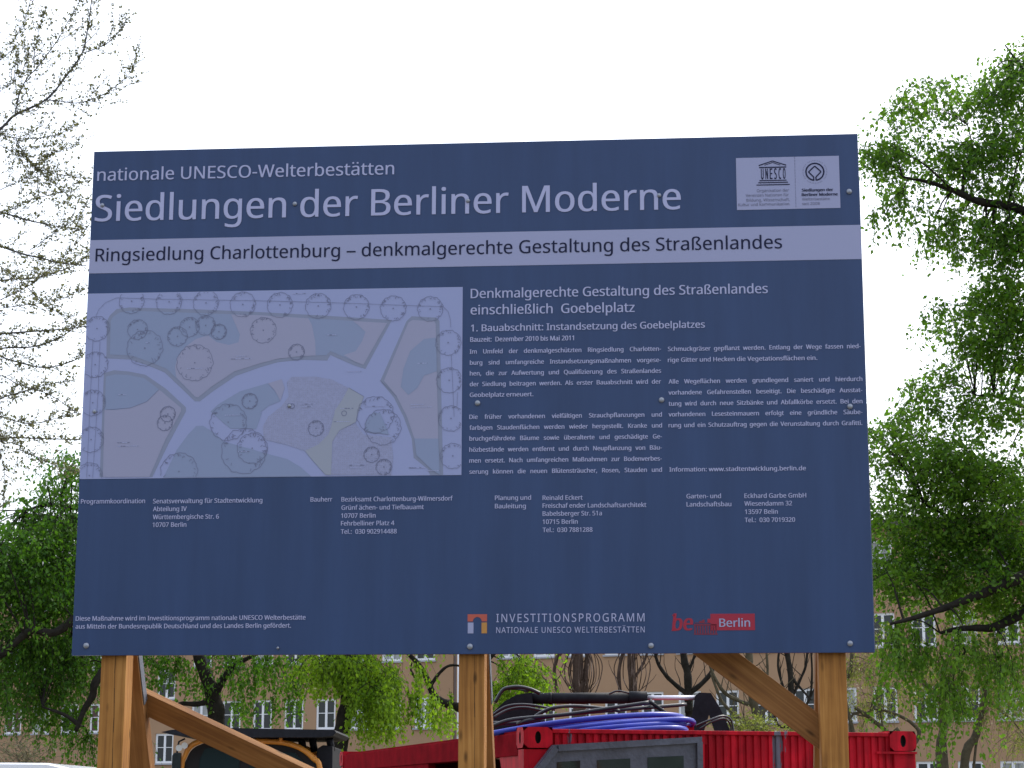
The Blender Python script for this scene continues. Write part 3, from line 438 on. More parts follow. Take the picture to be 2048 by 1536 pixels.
SGN = json.loads(r'''{"T":[["subtitle","nationale UNESCO-Welterbestätten",24,1522,2363,64.4,0],["title","Siedlungen der Berliner Moderne",21,2934,2153,135.1,0],["band","Ringsiedlung Charlottenburg – denkmalgerechte Gestaltung des Straßenlandes",33,3420,1946,65.6,0],["head","Denkmalgerechte Gestaltung des Straßenlandes",1908,3346,1724,47.0,0],["head","einschließlich  Goebelplatz",1908,2704,1642,46.8,0],["head","1. Bauabschnitt: Instandsetzung des Goebelplatzes",1910,3041,1558,33.7,0],["head","Bauzeit:  Dezember 2010 bis Mai 2011",1907,2410,1506,23.4,0],["para","Im Umfeld der denkmalgeschützten Ringsiedlung Charlotten-",1905,2829,1447,21.4,1],["para","burg sind umfangreiche Instandsetzungsmaßnahmen vorgese-",1906,2828,1392,21.3,1],["para","hen, die zur Aufwertung und Qualifizierung des Straßenlandes",1906,2828,1339,21.3,1],["para","der Siedlung beitragen werden. Als erster Bauabschnitt wird der",1906,2827,1286,21.2,1],["para","Geobelplatz erneuert.",1906,2213,1233,21.2,0],["para","Die früher vorhandenen vielfältigen Strauchpflanzungen und",1905,2829,1125,21.1,1],["para","farbigen Staudenflächen werden wieder hergestellt. Kranke und",1906,2829,1072,21.0,1],["para","bruchgefährdete Bäume sowie überalterte und geschädigte Ge-",1906,2828,1019,21.0,1],["para","hözbestände werden entfernt und durch Neupflanzung von Bäu-",1906,2827,965,20.9,1],["para","men ersetzt. Nach umfangreichen Maßnahmen zur Bodenverbes-",1906,2826,912,20.9,1],["para","serung können die neuen Blütensträucher, Rosen, Stauden und",1907,2826,858,20.9,1],["para","Schmuckgräser gepflanzt werden. Entlang der Wege fassen nied-",2863,3780,1445,21.2,1],["para","rige Gitter und Hecken die Vegetationsflächen ein.",2862,3573,1391,21.1,0],["para","Alle Wegeflächen werden grundlegend saniert und hierdurch",2864,3783,1285,21.1,1],["para","vorhandene Gefahrenstellen beseitigt. Die beschädigte Ausstat-",2863,3781,1231,21.0,1],["para","tung wird durch neue Sitzbänke und Abfallkörbe ersetzt. Bei den",2863,3780,1177,21.0,1],["para","vorhandenen Lesesteinmauern erfolgt eine gründliche Säube-",2862,3778,1125,20.9,1],["para","rung und ein Schutzauftrag gegen die Verunstaltung durch Grafitti.",2861,3776,1072,20.9,1],["para","Information: www.stadtentwicklung.berlin.de",2862,3505,858,20.7,0],["contact","Programmkoordination",14,330,732,22.0,0],["contact","Senatsverwaltung für Stadtentwicklung",370,905,730,22.0,0],["contact","Abteilung IV",371,536,692,21.9,0],["contact","Württembergische Str. 6",372,695,653,21.9,0],["contact","10707 Berlin",372,537,615,21.9,0],["contact","Bauherr",1140,1245,731,21.8,0],["contact","Bezirksamt Charlottenburg-Wilmersdorf",1290,1827,730,21.8,0],["contact","Grünf ächen- und Tiefbauamt",1291,1688,690,21.8,0],["contact","10707 Berlin",1290,1456,651,21.7,0],["contact","Fehrbelliner Platz 4",1290,1547,614,21.7,0],["contact","Tel.:  030 902914488",1290,1559,574,21.7,0],["contact","Planung und",2030,2202,730,21.7,0],["contact","Bauleitung",2030,2177,690,21.7,0],["contact","Reinald Eckert",2258,2448,728,21.6,0],["contact","Freischaf ender Landschaftsarchitekt",2258,2750,690,21.6,0],["contact","Babelsberger Str. 51a",2258,2539,652,21.6,0],["contact","10715 Berlin",2258,2424,613,21.5,0],["contact","Tel.:  030 7881288",2258,2494,574,21.5,0],["contact","Garten- und",2941,3103,729,21.5,0],["contact","Landschaftsbau",2941,3151,690,21.5,0],["contact","Eckhard Garbe GmbH",3214,3503,728,21.5,0],["contact","Wiesendamm 32",3213,3436,691,21.4,0],["contact","13597 Belin",3215,3368,652,21.4,0],["contact","Tel.:  030 7019320",3213,3448,613,21.4,0],["contact","Diese Maßnahme wird im Investitionsprogramm nationale UNESCO Welterbestätte",14,1128,166,21.5,0],["contact","aus Mitteln der Bundesrepublik Deutschland und des Landes Berlin gefördert.",15,1059,128,21.5,0],["prog","INVESTITIONSPROGRAMM",2038,2736,149,38.6,0],["prog","NATIONALE UNESCO WELTERBESTÄTTEN",2038,2736,98,27.2,0],["berlin","Berlin",3085,3227,122,38.4,0],["card","Organisation der",3305,3460,2231,14.3,0],["card","Vereinten Nationen für",3251,3459,2208,14.2,0],["card","Bildung, Wissenschaft,",3254,3463,2184,14.2,0],["card","Kultur und Kommunikation",3214,3460,2162,14.2,0],["card","Welterbestätte",3523,3656,2184,13.4,0],["card","seit 2008",3522,3607,2161,13.4,0],["cardbold","Siedlungen der",3523,3673,2229,14.2,0],["cardbold","Berliner Moderne",3522,3694,2206,14.2,0]],"S":{"hedge":[[[109,1471],[104,1641],[118,1670],[151,1701],[213,1708],[577,1691],[868,1673],[1208,1648],[1522,1622],[1395,1380],[1341,1398],[1222,1452],[1207,1425],[1077,1431],[963,1420],[876,1396],[757,1355],[645,1279],[582,1230],[558,1232],[403,1378],[327,1410],[230,1445],[107,1453]],[[100,1379],[150,1392],[226,1384],[308,1367],[413,1295],[515,1202],[516,1182],[437,1027],[362,860],[101,862]],[[1594,1615],[1619,1639],[1740,1630],[1755,1613],[1780,855],[1717,855],[1704,885],[1637,939],[1626,1033],[1585,1141],[1537,1236],[1469,1319]]],"lawn":[[[126,1475],[123,1640],[134,1662],[162,1681],[220,1691],[869,1657],[1208,1630],[1499,1607],[1385,1400],[1340,1418],[1221,1471],[1202,1451],[1077,1448],[962,1437],[875,1415],[750,1377],[637,1301],[574,1250],[561,1252],[413,1395],[333,1428],[236,1464],[126,1471]],[[111,1361],[158,1371],[220,1367],[302,1350],[379,1292],[320,1232],[240,1202],[165,1193],[111,1194]],[[416,856],[478,993],[530,1066],[569,1108],[603,1109],[651,1078],[706,1031],[927,966],[1022,940],[1089,899],[1140,851]],[[638,1179],[674,1214],[780,1277],[914,1315],[918,1313],[960,1264],[981,1226],[921,1202],[882,1169],[891,1170],[866,1089],[738,1094],[676,1146]],[[1396,1109],[1438,1166],[1472,1159],[1516,1054],[1406,1069]],[[1740,1530],[1681,1524],[1614,1465],[1582,1377],[1570,1289],[1607,1247],[1650,1281],[1683,1342],[1745,1362]],[[1639,1033],[1755,1031],[1764,855],[1727,878],[1650,951]]],"pink":[[[725,1663],[750,1609],[772,1561],[766,1523],[719,1510],[657,1525],[615,1560],[554,1543],[501,1503],[465,1455],[454,1401],[462,1351],[561,1252],[574,1250],[637,1301],[750,1377],[875,1415],[962,1437],[1077,1448],[1150,1450],[1146,1520],[1128,1603],[1110,1637],[869,1657]],[[1330,1620],[1499,1607],[1385,1400],[1340,1418],[1287,1450],[1346,1469],[1376,1516],[1393,1564],[1357,1599]],[[111,1194],[165,1193],[240,1202],[320,1232],[379,1292],[491,1199],[492,1182],[419,1041],[347,860],[117,862]],[[918,1315],[985,1335],[1000,1290],[981,1228],[953,1278]],[[1603,1607],[1623,1620],[1730,1612],[1737,1599],[1755,1031],[1639,1033],[1602,1140],[1550,1242],[1487,1319]]],"rose":[[[1012,1321],[1032,1346],[1147,1346],[1228,1331],[1316,1286],[1283,1226],[1251,1179],[1235,1105],[1220,1058],[1174,1011],[1108,979],[1027,1007],[905,1038],[897,1102],[923,1149],[988,1202],[1021,1249]],[[1352,1113],[1393,1056],[1526,1041],[1538,940],[1529,857],[1237,860],[1240,1024],[1273,1077]]],"yellow":[[[1316,1289],[1390,1243],[1365,1170],[1353,1117],[1273,1077],[1240,1024],[1237,860],[1210,861],[1135,945],[1108,979],[1174,1011],[1220,1058],[1235,1105],[1251,1179],[1283,1226]]]},"R":[[225,1739,62],[413,1733,64],[598,1724,63],[782,1713,63],[56,1603,62],[55,1421,64],[51,1230,64],[51,1047,63],[50,870,63],[260,1595,50],[300,1501,89],[461,1557,49],[520,1603,49],[600,1610,49],[667,1577,38],[552,1423,90],[888,1581,64],[427,1169,38],[414,1125,38],[830,1228,38],[727,1125,90],[809,982,111],[849,995,74],[492,885,91],[967,1707,63],[1157,1699,63],[1346,1690,63],[1528,1680,63],[1710,1674,62],[1799,1504,62],[1806,1317,62],[1816,1129,62],[1826,946,61],[1055,1469,39],[1159,1089,38],[1039,1200,12],[1295,1161,12],[1448,1152,90],[1486,1091,87],[1433,957,38],[1493,896,38]],"LN":[[[48,1668],[62,1701],[95,1735],[149,1758],[369,1747],[866,1730],[1207,1715],[1773,1684],[1797,1660],[1809,1619],[1811,1581]],[[38,1545],[38,1297],[37,860]],[[74,1537],[76,1297],[67,859]],[[1815,1441],[1831,1137],[1846,854]],[[1847,1258],[1844,1184]],[[1469,1321],[1550,1242]],[[1316,1286],[1390,1243]],[[118,1194],[240,1202],[320,1232],[379,1292]]],"D":[[756,1452,51],[731,1439,102],[514,1394,78],[176,1269,41],[182,1030,61],[181,1012,105],[709,1159,74],[780,979,57],[302,1527,21],[1029,1763,68],[1205,1551,44],[1308,1368,67],[1077,1209,77],[1089,1196,54],[1396,1194,97],[1276,1185,64],[1245,1120,80],[1650,1403,50],[1619,1199,63],[1619,1186,103],[1326,906,80],[1329,893,60],[1615,890,79],[1704,875,59]]}''')
pb = MB(); pb.box(0, BW, 0, .018, Z0, Z0 + BH)
panel = pb.build('panel', M['navy'], SR, bevel=0.002)
bb = MB(); bb.box(0.012, BW + .004, .0182, .034, Z0 + .012, Z0 + 1.18); bb.box(0.012, BW + .003, .0182, .034, Z0 + 1.186, Z0 + 2.30); bb.box(0.012, BW - .006, .0182, .034, Z0 + 2.306, Z0 + BH - .01)
bb.build('backing', M['edge'], SR)

tcache = {}
def glyph(ch):
    """-> advance, [triangles as 2-D points] in font units (cap height 480)"""
    if ch in tcache: return tcache[ch]
    base = {'ä': 'a', 'ö': 'o', 'ü': 'u', 'Ä': 'A'}.get(ch)
    if ch == ' ': r = (175, [])
    elif base:
        adv, tr = glyph(base); bx = [x for t in tr for (x, _) in t]; c = (min(bx) + max(bx)) / 2
        w = 34 if base != 'A' else 38; z0 = 440 if base != 'A' else 528; tr = list(tr)
        for dx in (-80, 80):
            pts = [(c + dx + w * math.cos(k * PI / 4), z0 + 32 + w * math.sin(k * PI / 4)) for k in range(8)]
            tr += [(pts[0], pts[k], pts[k + 1]) for k in range(1, 7)]
        r = (adv, tr)
    elif ch == '–': r = (360, [((20, 154), (340, 154), (340, 206)), ((20, 154), (340, 206), (20, 206))])
    else:
        gl = GLY[ch]; k = 1.2 if ch == 'ß' else 1.0
        loops = [[(L[i] * k, L[i + 1] * k) for i in range(0, len(L), 2)] for L in gl[1:]]
        bbs = [(min(p[0] for p in L), max(p[0] for p in L), min(p[1] for p in L), max(p[1] for p in L)) for L in loops]
        isl = []                                    # outer loops, each with the holes that lie inside it
        for i, b1 in enumerate(bbs):
            if not any(j != i and b2[0] < b1[0] and b2[1] > b1[1] and b2[2] < b1[2] and b2[3] > b1[3] for j, b2 in enumerate(bbs)):
                isl.append([loops[i]] + [loops[j] for j, b2 in enumerate(bbs) if j != i and b1[0] < b2[0] and b1[1] > b2[1] and b1[2] < b2[2] and b1[3] > b2[3]])
        tr = []
        for grp in isl:
            flat = [p for L in grp for p in L]
            tr += [tuple(flat[i] for i in t) for t in tessellate_polygon([[Vector((x, y, 0)) for x, y in L] for L in grp])]
        r = (gl[0] * k, tr)
    tcache[ch] = r; return r

def text_into(mb, s, x0, x1, z, cap, just, y, bold=0.0, mi=0, slant=0.0, track=False):
    """one line of writing on the board, board millimetres"""
    k = cap / 480.0
    adv = [glyph(c)[0] for c in s]
    last = glyph(s[-1]); ink = sum(adv[:-1]) + (max((p[0] for t in last[1] for p in t), default=last[0]))
    lead = min((p[0] for t in glyph(s[0])[1] for p in t), default=0)
    nsp = s.count(' ')
    if just:
        kx = k * 0.955; gap = ((x1 - x0) - (ink - lead - nsp * 175) * kx) / max(nsp, 1)
        if gap < 120 * kx:
            kx *= (x1 - x0) / ((ink - lead - nsp * 175) * kx + nsp * 120 * kx); gap = 120 * kx
    else:
        kx = (x1 - x0) / (ink - lead); gap = 175 * kx
    trk = 0.0
    if track: kx = k * .88; gap = 190 * kx; trk = ((x1 - x0) - (ink - lead - nsp * 175) * kx - nsp * gap) / (len(s) - 1)
    X = x0 - lead * kx
    vs, fs = [], []
    for c, a in zip(s, adv):
        if c == ' ': X += gap + trk; continue
        for dx in ((0,) if not bold else (-bold, bold)):
            for t in glyph(c)[1]:
                b = len(vs)
                vs += [((X + dx + px * kx + slant * py * k) / 1000, y - (.0003 if dx > 0 else 0), Z0 + (z + py * k) / 1000) for px, py in t]
                ar = (t[1][0] - t[0][0]) * (t[2][1] - t[0][1]) - (t[1][1] - t[0][1]) * (t[2][0] - t[0][0])
                fs.append((b, b + 1, b + 2) if ar > 0 else (b, b + 2, b + 1))
        X += a * kx + trk
    mb.add(vs, fs, mi)

def flat(mb, pts, y, mi=0):
    """a printed shape, outline in board millimetres, facing the viewer"""
    P = [Vector((p[0], p[1], 0)) for p in pts]; b = len(mb.v)
    mb.v += [(p[0] / 1000, y, Z0 + p[1] / 1000) for p in pts]
    for t in tessellate_polygon([P]):
        a, c, d = (P[i] for i in t)
        ar = (c.x - a.x) * (d.y - a.y) - (c.y - a.y) * (d.x - a.x)
        mb.f.append(tuple(b + i for i in (t if ar > 0 else t[::-1]))); mb.m.append(mi); mb.sm.append(False)

def rect(x0, x1, z0, z1): return [(x0, z0), (x1, z0), (x1, z1), (x0, z1)]
def ribbon(mb, pts, w, y, mi=0, inside=None):
    for (ax, az), (bx, bz) in zip(pts[:-1], pts[1:]):
        d = math.hypot(bx - ax, bz - az)
        if d < 1e-6: continue
        nx, nz = -(bz - az) / d * w / 2, (bx - ax) / d * w / 2
        q = [(ax - nx, az - nz), (bx - nx, bz - nz), (bx + nx, bz + nz), (ax + nx, az + nz)]
        if inside and not all(inside(p) for p in q): continue
        flat(mb, q, y, mi)

YB = -0.0015
b = MB(); flat(b, rect(1, 3799, 1885, 2056), YB); b.build('title_band', M['white'], panel, fixn=False)
LET = {'title': 'title_lettering', 'subtitle': 'heading_lettering', 'band': 'band_lettering', 'head': 'section_lettering', 'para': 'body_lettering', 'contact': 'contact_lettering', 'prog': 'programme_lettering'}
for gname, oname in LET.items():
    b = MB()
    for t in SGN['T']:
        if t[0] == gname: text_into(b, *t[1:7], YB * 2, bold={'para': .75, 'contact': .6, 'head': .9, 'title': 1.6, 'subtitle': .8, 'band': .6}.get(gname, 0), track=gname == 'prog')
    b.build(oname, M['ink'] if gname == 'band' else M['letter'], panel, fixn=False)
# heritage card: temple emblem, ring emblem, dotted divider and small print
b = MB(); flat(b, rect(3207, 3706, 2143, 2407), YB, 0)
y2 = YB * 2
ribbon(b, [(3317, 2366), (3384, 2388), (3450, 2365)], 5, y2, 1); ribbon(b, [(3345, 2367), (3384, 2380), (3422, 2366)], 3, y2, 1)
flat(b, rect(3319, 3450, 2353, 2358.5), y2, 1)
for z0, x0, x1 in ((2289, 3319, 3450), (2278.5, 3313, 3457), (2267, 3304, 3465)): flat(b, rect(x0, x1, z0 - 2.3, z0 + 2.3), y2, 1)
for i, ch in enumerate('UNESCO'):
    text_into(b, ch, 3328 + i * 21.2, 3328 + i * 21.2 + 11, 2296, 54, 0, y2, bold=0.8, mi=1)
ring = [(3588 + 43 * math.cos(w), 2328 + 43 * math.sin(w)) for w in [R(-81) + R(342) * k / 48 for k in range(49)]]
ribbon(b, ring, 7, y2, 1)
ribbon(b, [(3581.5, 2284), (3581.5, 2302), (3557, 2328), (3588, 2357), (3618, 2328), (3592.5, 2302), (3592.5, 2284)], 6, y2, 1)
for k in range(44):
    w = 2 * PI * k / 44
    if k % 11 in (5,): continue
    ribbon(b, [(3588 + 55 * math.cos(w), 2328 + 55 * math.sin(w)), (3588 + 60 * math.cos(w + .03), 2328 + 60 * math.sin(w + .03))], 1.6, y2, 2)
for k in range(34): flat(b, rect(3490.7, 3493.3, 2152 + k * 7.6, 2154.6 + k * 7.6), y2, 1)
for t in SGN['T']:
    if t[0] == 'card': text_into(b, *t[1:7], y2, mi=2)
    if t[0] == 'cardbold': text_into(b, *t[1:7], y2, bold=1.0, mi=1)
M['ink2'] = mat('grey_print', (0.1240, 0.1240, 0.1984), 0.5)
b.build('heritage_card', [M['white'], M['ink'], M['ink2']], panel, fixn=False)
# programme logo: a red arch on a white and a yellow pillar
b = MB(); arc = [(1948 + 21 * math.cos(w), 153 + 21 * math.sin(w)) for w in [PI * k / 10 for k in range(11)]]
flat(b, [(1994, 153), (1994, 187), (1902, 187), (1902, 153)] + arc[::-1], YB, 0)
flat(b, rect(1903, 1930, 97, 148), YB, 1); flat(b, rect(1968, 1994, 97, 148), YB, 2)
b.build('programme_logo', [M['logo_orange'], M['white'], M['logo_yellow']], panel, fixn=False)
# city logo: "be", the gate and the red name tab
b = MB(); flat(b, [(3044, 106), (3250, 106), (3250, 183), (3044, 183), (3044, 160), (3030, 160), (3030, 140), (3044, 140)], YB, 0)
for t in SGN['T']:
    if t[0] == 'berlin':
        text_into(b, *t[1:7], y2, bold=1.0, mi=1)
text_into(b, 'be', 2866, 2956, 107, 74, 0, YB, bold=3.2, mi=0, slant=0.12)
flat(b, rect(2862, 2884, 104, 110), YB, 0); flat(b, rect(2866, 2886, 174, 180), YB, 0)
flat(b, rect(2966, 3072, 128, 135), YB, 2); flat(b, rect(2970, 3040, 139, 142), YB, 2)
for k in range(9): flat(b, rect(2968 + k * 12.2, 2974 + k * 12.2, 90, 127), YB, 2)
flat(b, rect(2966, 3076, 86, 90.5), YB, 2)
flat(b, [(2990, 142), (3015, 142), (3018, 152), (3010, 158), (3002, 150), (2992, 150)], YB, 2)
b.build('city_logo', [M['logo_crimson'], M['white'], M['logo_maroon']], panel, fixn=False)
# the printed garden plan
b = MB(); flat(b, rect(1, 1868, 853, 1782), YB, 0)
PM = ['paper', 'hedge', 'lawn', 'pink', 'rose', 'yellow', 'line', 'dotted', 'caption']
order = [('hedge', 1, 1), ('lawn', 2, 2), ('pink', 3, 3), ('rose', 4, 2.5), ('yellow', 5, 3.0)]
inmap = lambda p: 3 < p[0] < 1866 and 856 < p[1] < 1780
clampm = lambda q: [(min(max(x, 2), 1867), min(max(z, 854), 1781)) for x, z in q]
seq = {'hedge': 0.0006, 'lawn': 0.0012, 'pink': 0.0018, 'rose': 0.0013, 'yellow': 0.0024}
for nm, mi, _ in order:
    for i_, q in enumerate(SGN['S'][nm]): flat(b, clampm(q), YB - (.0026 if nm == 'lawn' and i_ > 3 else seq[nm]), mi)
def inside_poly(x, z, q):
    c = False; j = len(q) - 1
    for i in range(len(q)):
        if (q[i][1] > z) != (q[j][1] > z) and x < (q[j][0] - q[i][0]) * (z - q[i][1]) / (q[j][1] - q[i][1]) + q[i][0]: c = not c
        j = i
    return c
yl = YB - 0.0032
for q in SGN['S']['rose']:
    xs = [p[0] for p in q]; zs = [p[1] for p in q]
    for z in np.arange(min(zs), max(zs), 9):
        for x in np.arange(min(xs), max(xs), 9):
            xx, zz = x + rnd.uniform(-2, 2), z + rnd.uniform(-2, 2)
            if inside_poly(xx, zz, q) and inmap((xx, zz)) and rnd.random() < .8: flat(b, rect(xx - 1.2, xx + 1.2, zz - 1.2, zz + 1.2), yl + .0003, 7)
for L in SGN['LN']: ribbon(b, L, 1.5, yl, 6, inmap)
for x, z, r in SGN['R']:
    n = 60; ph = [rnd.uniform(0, 7) for _ in range(4)]; pts = []
    for k in range(n + 1):
        w = 2 * PI * k / n
        rr = r * (1 + .022 * math.sin(9 * w + ph[0]) + .02 * math.sin(15 * w + ph[1]) + .012 * math.sin(23 * w + ph[2]))
        pts.append((x + rr * math.cos(w), z + rr * math.sin(w)))
    lw_ = 2.0 if r > 40 else 3.0
    ribbon(b, [p for p in pts], lw_, yl, 6, inmap)
    if r > 30:
        for k in range(34):
            w = rnd.choice([rnd.uniform(-1.1, .8), rnd.uniform(0, 2 * PI), rnd.uniform(1.2, 2.9)]); r1 = r * rnd.uniform(.84, 1.0); w2 = w + rnd.uniform(-.12, .12)
            r2 = r1 - r * rnd.uniform(.03, .16)
            ribbon(b, [(x + r1 * math.cos(w), z + r1 * math.sin(w)), (x + r2 * math.cos(w2), z + r2 * math.sin(w2))], 2.2, yl - .0003, 6, inmap)
        flat(b, rect(x - 3, x + 3, z - 3, z + 3), yl, 6)
for x, z, w in SGN['D']:
    xx = x
    while xx < x + w:
        d = rnd.uniform(4, 13); flat(b, rect(xx, min(xx + d, x + w), z - 1.6, z + rnd.uniform(1.2, 2.6)), yl, rnd.choice([6, 8, 8])); xx += d + rnd.uniform(1.5, 4)
flat(b, [(x, z) for x, z in [(1024 + 8 * math.cos(k * PI / 5), 1205 + 9 * math.sin(k * PI / 5)) for k in range(10)]], yl, 6)
b.build('site_plan', [M[k] for k in PM], panel, fixn=False)
# bolts
bo = MB(); prof = [(.0, -.0085), (.006, -.008), (.0105, -.006), (.013, -.003), (.0135, 0.0)]
for k in range(14):
    w0, w1 = 2 * PI * k / 14, 2 * PI * (k + 1) / 14
    for (r0, y0), (r1, y1) in zip(prof[:-1], prof[1:]):
        bo.add([(r0 * math.cos(w0), y0, r0 * math.sin(w0)), (r0 * math.cos(w1), y0, r0 * math.sin(w1)), (r1 * math.cos(w1), y1, r1 * math.sin(w1)), (r1 * math.cos(w0), y1, r1 * math.sin(w0))], [(0, 1, 2, 3)], 0, True)
bo.box(-.0045, .0045, -.0098, -.0084, -.0012, .0012)
proto = None
for x, z, s in [(56, 2235, .8), (1029, 2221, .85), (1891, 2218, .8), (2830, 2225, .8), (3750, 2224, 1), (62, 1186, .75), (1026, 1201, .7), (1944, 1203, 1), (2829, 1206, 1), (3721, 1162, 1), (71, 47, 1.05), (999, 32, .5), (1914, 35, 1.05), (2765, 36, 1.0), (3687, 42, 1.0)]:
    if proto is None: o = proto = bo.build('bolt', M['bolt'], SR)
    else: o = proto.copy(); COL.objects.link(o)
    o.location = (x / 1000, -.0042, Z0 + z / 1000); o.scale = (s, 1, s)

def on_board(px, py, yl_=None, plane=None):
    """photo pixel -> board-frame point on depth yl_ or on a leaning plane (y, z) -> y = plane[0] + plane[1] * (Z0 - z)"""
    d = (at(px, py, 1.0) - EYE); o = EYE - SO
    dl = Vector((d.dot(SX), d.dot(SY), d.z)); ol = Vector((o.dot(SX), o.dot(SY), o.z))
    if plane is None: t = (yl_ - ol.y) / dl.y
    else: t = (plane[0] + plane[1] * (Z0 - ol.z) - ol.y) / (dl.y + plane[1] * dl.z)
    return ol + dl * t

def timber(name, p0, p1, w, d, material, parent, side=Vector((1, 0, 0)), crack=False):
    """sawn timber from p0 to p1 with its own axes: local Z along it, local X = width"""
    z = (p1 - p0).normalized(); x = (side - z * side.dot(z)).normalized(); y = z.cross(x)
    b = MB(); L = (p1 - p0).length
    b.box(-w / 2, w / 2, -d / 2, d / 2, 0, L)
    o = b.build(name, material, parent, bevel=0.003)
    o.matrix_local = Matrix.Translation(p0) @ Matrix((x, y, z)).transposed().to_4x4()
    if crack:
        c = MB(); zz = 0.4; xx = rnd.uniform(-.01, .012)
        pts = []
        while zz < L - .1: pts.append((xx, zz)); zz += .07; xx += rnd.uniform(-.0025, .0025)
        for (ax, az), (bx, bz) in zip(pts[:-1], pts[1:]):
            wd = rnd.uniform(.0006, .0017)
            c.add([(ax - wd, -d / 2 - .0006, az), (bx - wd, -d / 2 - .0006, bz), (bx + wd, -d / 2 - .0006, bz), (ax + wd, -d / 2 - .0006, az)], [(0, 1, 2, 3)])
        c.build('crack', M['crack'], o, fixn=False)
    return o

LEAN = 0.62
for (xl, xr, cr) in ((198.5, 248.5, True), (917, 968.5, True), (1640, 1695, False)):
    A = on_board(xl, 1420, .034).x; B = on_board(xr, 1420, .034).x
    cx, w = (A + B) / 2, B - A
    timber('post', Vector((cx, .034 + .065, -0.3)), Vector((cx, .034 + .065, Z0 + BH - .06)), w, .13, M['post'], SR, crack=cr)
    # raking strut behind: front face y = 0.24 at the board's foot, leaning back as it goes down
    top = Vector((cx, .24 + .055 - LEAN * .02, Z0 + .02)); dirn = Vector((0, LEAN, -1)).normalized()
    p_top = top - dirn * .08; p_bot = top + dirn * (Z0 + .12) * math.hypot(1, LEAN)
    st = timber('strut', p_bot, p_top, w * .98, .088, M['brace'], SR)
    pl = MB(); pl.box(w / 2 - .001, w / 2 + .004, -.03, .03, (p_top - p_bot).length - .34, (p_top - p_bot).length - .05)
    pl.build('fixing_plate', M['plate'], st)
leanp = (.24 + .115, LEAN)
a = on_board(292, 1404, plane=leanp); c = on_board(565, 1533, plane=leanp)
dv = (c - a).normalized()
pn = Vector((0, -1, -LEAN)).normalized()
timber('brace', a - dv * .05, a + dv * 2.0, .118, .045, M['brace'], SR, side=pn.cross(dv))
br = bpy.data.objects['brace']; cm_ = MB(); fp = (.24 + .115 - .0245 * math.hypot(1, LEAN), LEAN)
for ln in ([(413, 1440), (407, 1447), (404, 1457), (398, 1462), (393, 1473), (388, 1478)], [(422, 1444), (418, 1452), (413, 1458), (409, 1468), (407, 1472)]):
    q = [on_board(x, y, plane=fp) for x, y in ln]
    for p, r in zip(q[:-1], q[1:]):
        e = Vector((.0016, 0, 0)); cm_.add([p - e, r - e, r + e, p + e], [(0, 1, 2, 3)])
co = cm_.build('crack', M['crack'], br, fixn=False); co.data.transform(br.matrix_local.inverted())
a = on_board(1437, 1311, .19); c = on_board(1639, 1464, .19)
dv = (c - a).normalized()
timber('brace', c + dv * .10, a - dv * 1.62, .132, .045, M['brace'], SR, side=Vector((dv.z, 0, -dv.x)))

# ------------------------------------------------------------------ red container
CP = Vector((0.073, 11.9, GROUND)); CR = Vector((.9675, .2529, 0)); 
cont = empty('shipping_container', CP, math.atan2(CR.y, CR.x))
tag(cont, 'old red shipping container with flaking paint and a grey window panel, behind the board', 'container')
CW, CL, CH = 2.438, 6.058, 2.585       # local x = end wall, y = long side, z up
s = MB()
# end wall: corrugated between corner posts
def corr(n, x0, x1, depth):
    pts = []; st = (x1 - x0) / n
    for k in range(n):
        x = x0 + k * st
        pts += [(x, 0), (x + st * .45, 0), (x + st * .6, depth), (x + st * .9, depth)]
    return pts + [(x1, 0)]
p = corr(46, .14, CW - .14, .011)
b = len(s.v)
for x, y in p: s.v += [(x, y + .012, .15), (x, y + .012, CH - .035)]
for i in range(len(p) - 1): s.f.append((b + 2 * i, b + 2 * i + 2, b + 2 * i + 3, b + 2 * i + 1)); s.m.append(0); s.sm.append(False)
s.build('end_wall', M['red'], cont, fixn=False)
s = MB(); s.box(.17, CW - .17, 0.002, .09, CH - .034, CH - .010); s.build('end_rail', M['red'], cont, bevel=.004)
s = MB(); s.box(.17, CW - .17, .002, .09, .02, .15); s.build('end_sill', M['red'], cont, bevel=.004)
for x0 in (0, CW - .14):
    for y0 in (.06, CL - .14):
        s = MB(); s.box(x0, x0 + .14, y0 - .055 if y0 < 1 else y0, y0 + .08, .13, CH - .125); s.build('corner_post', M['red'], cont, bevel=.004)
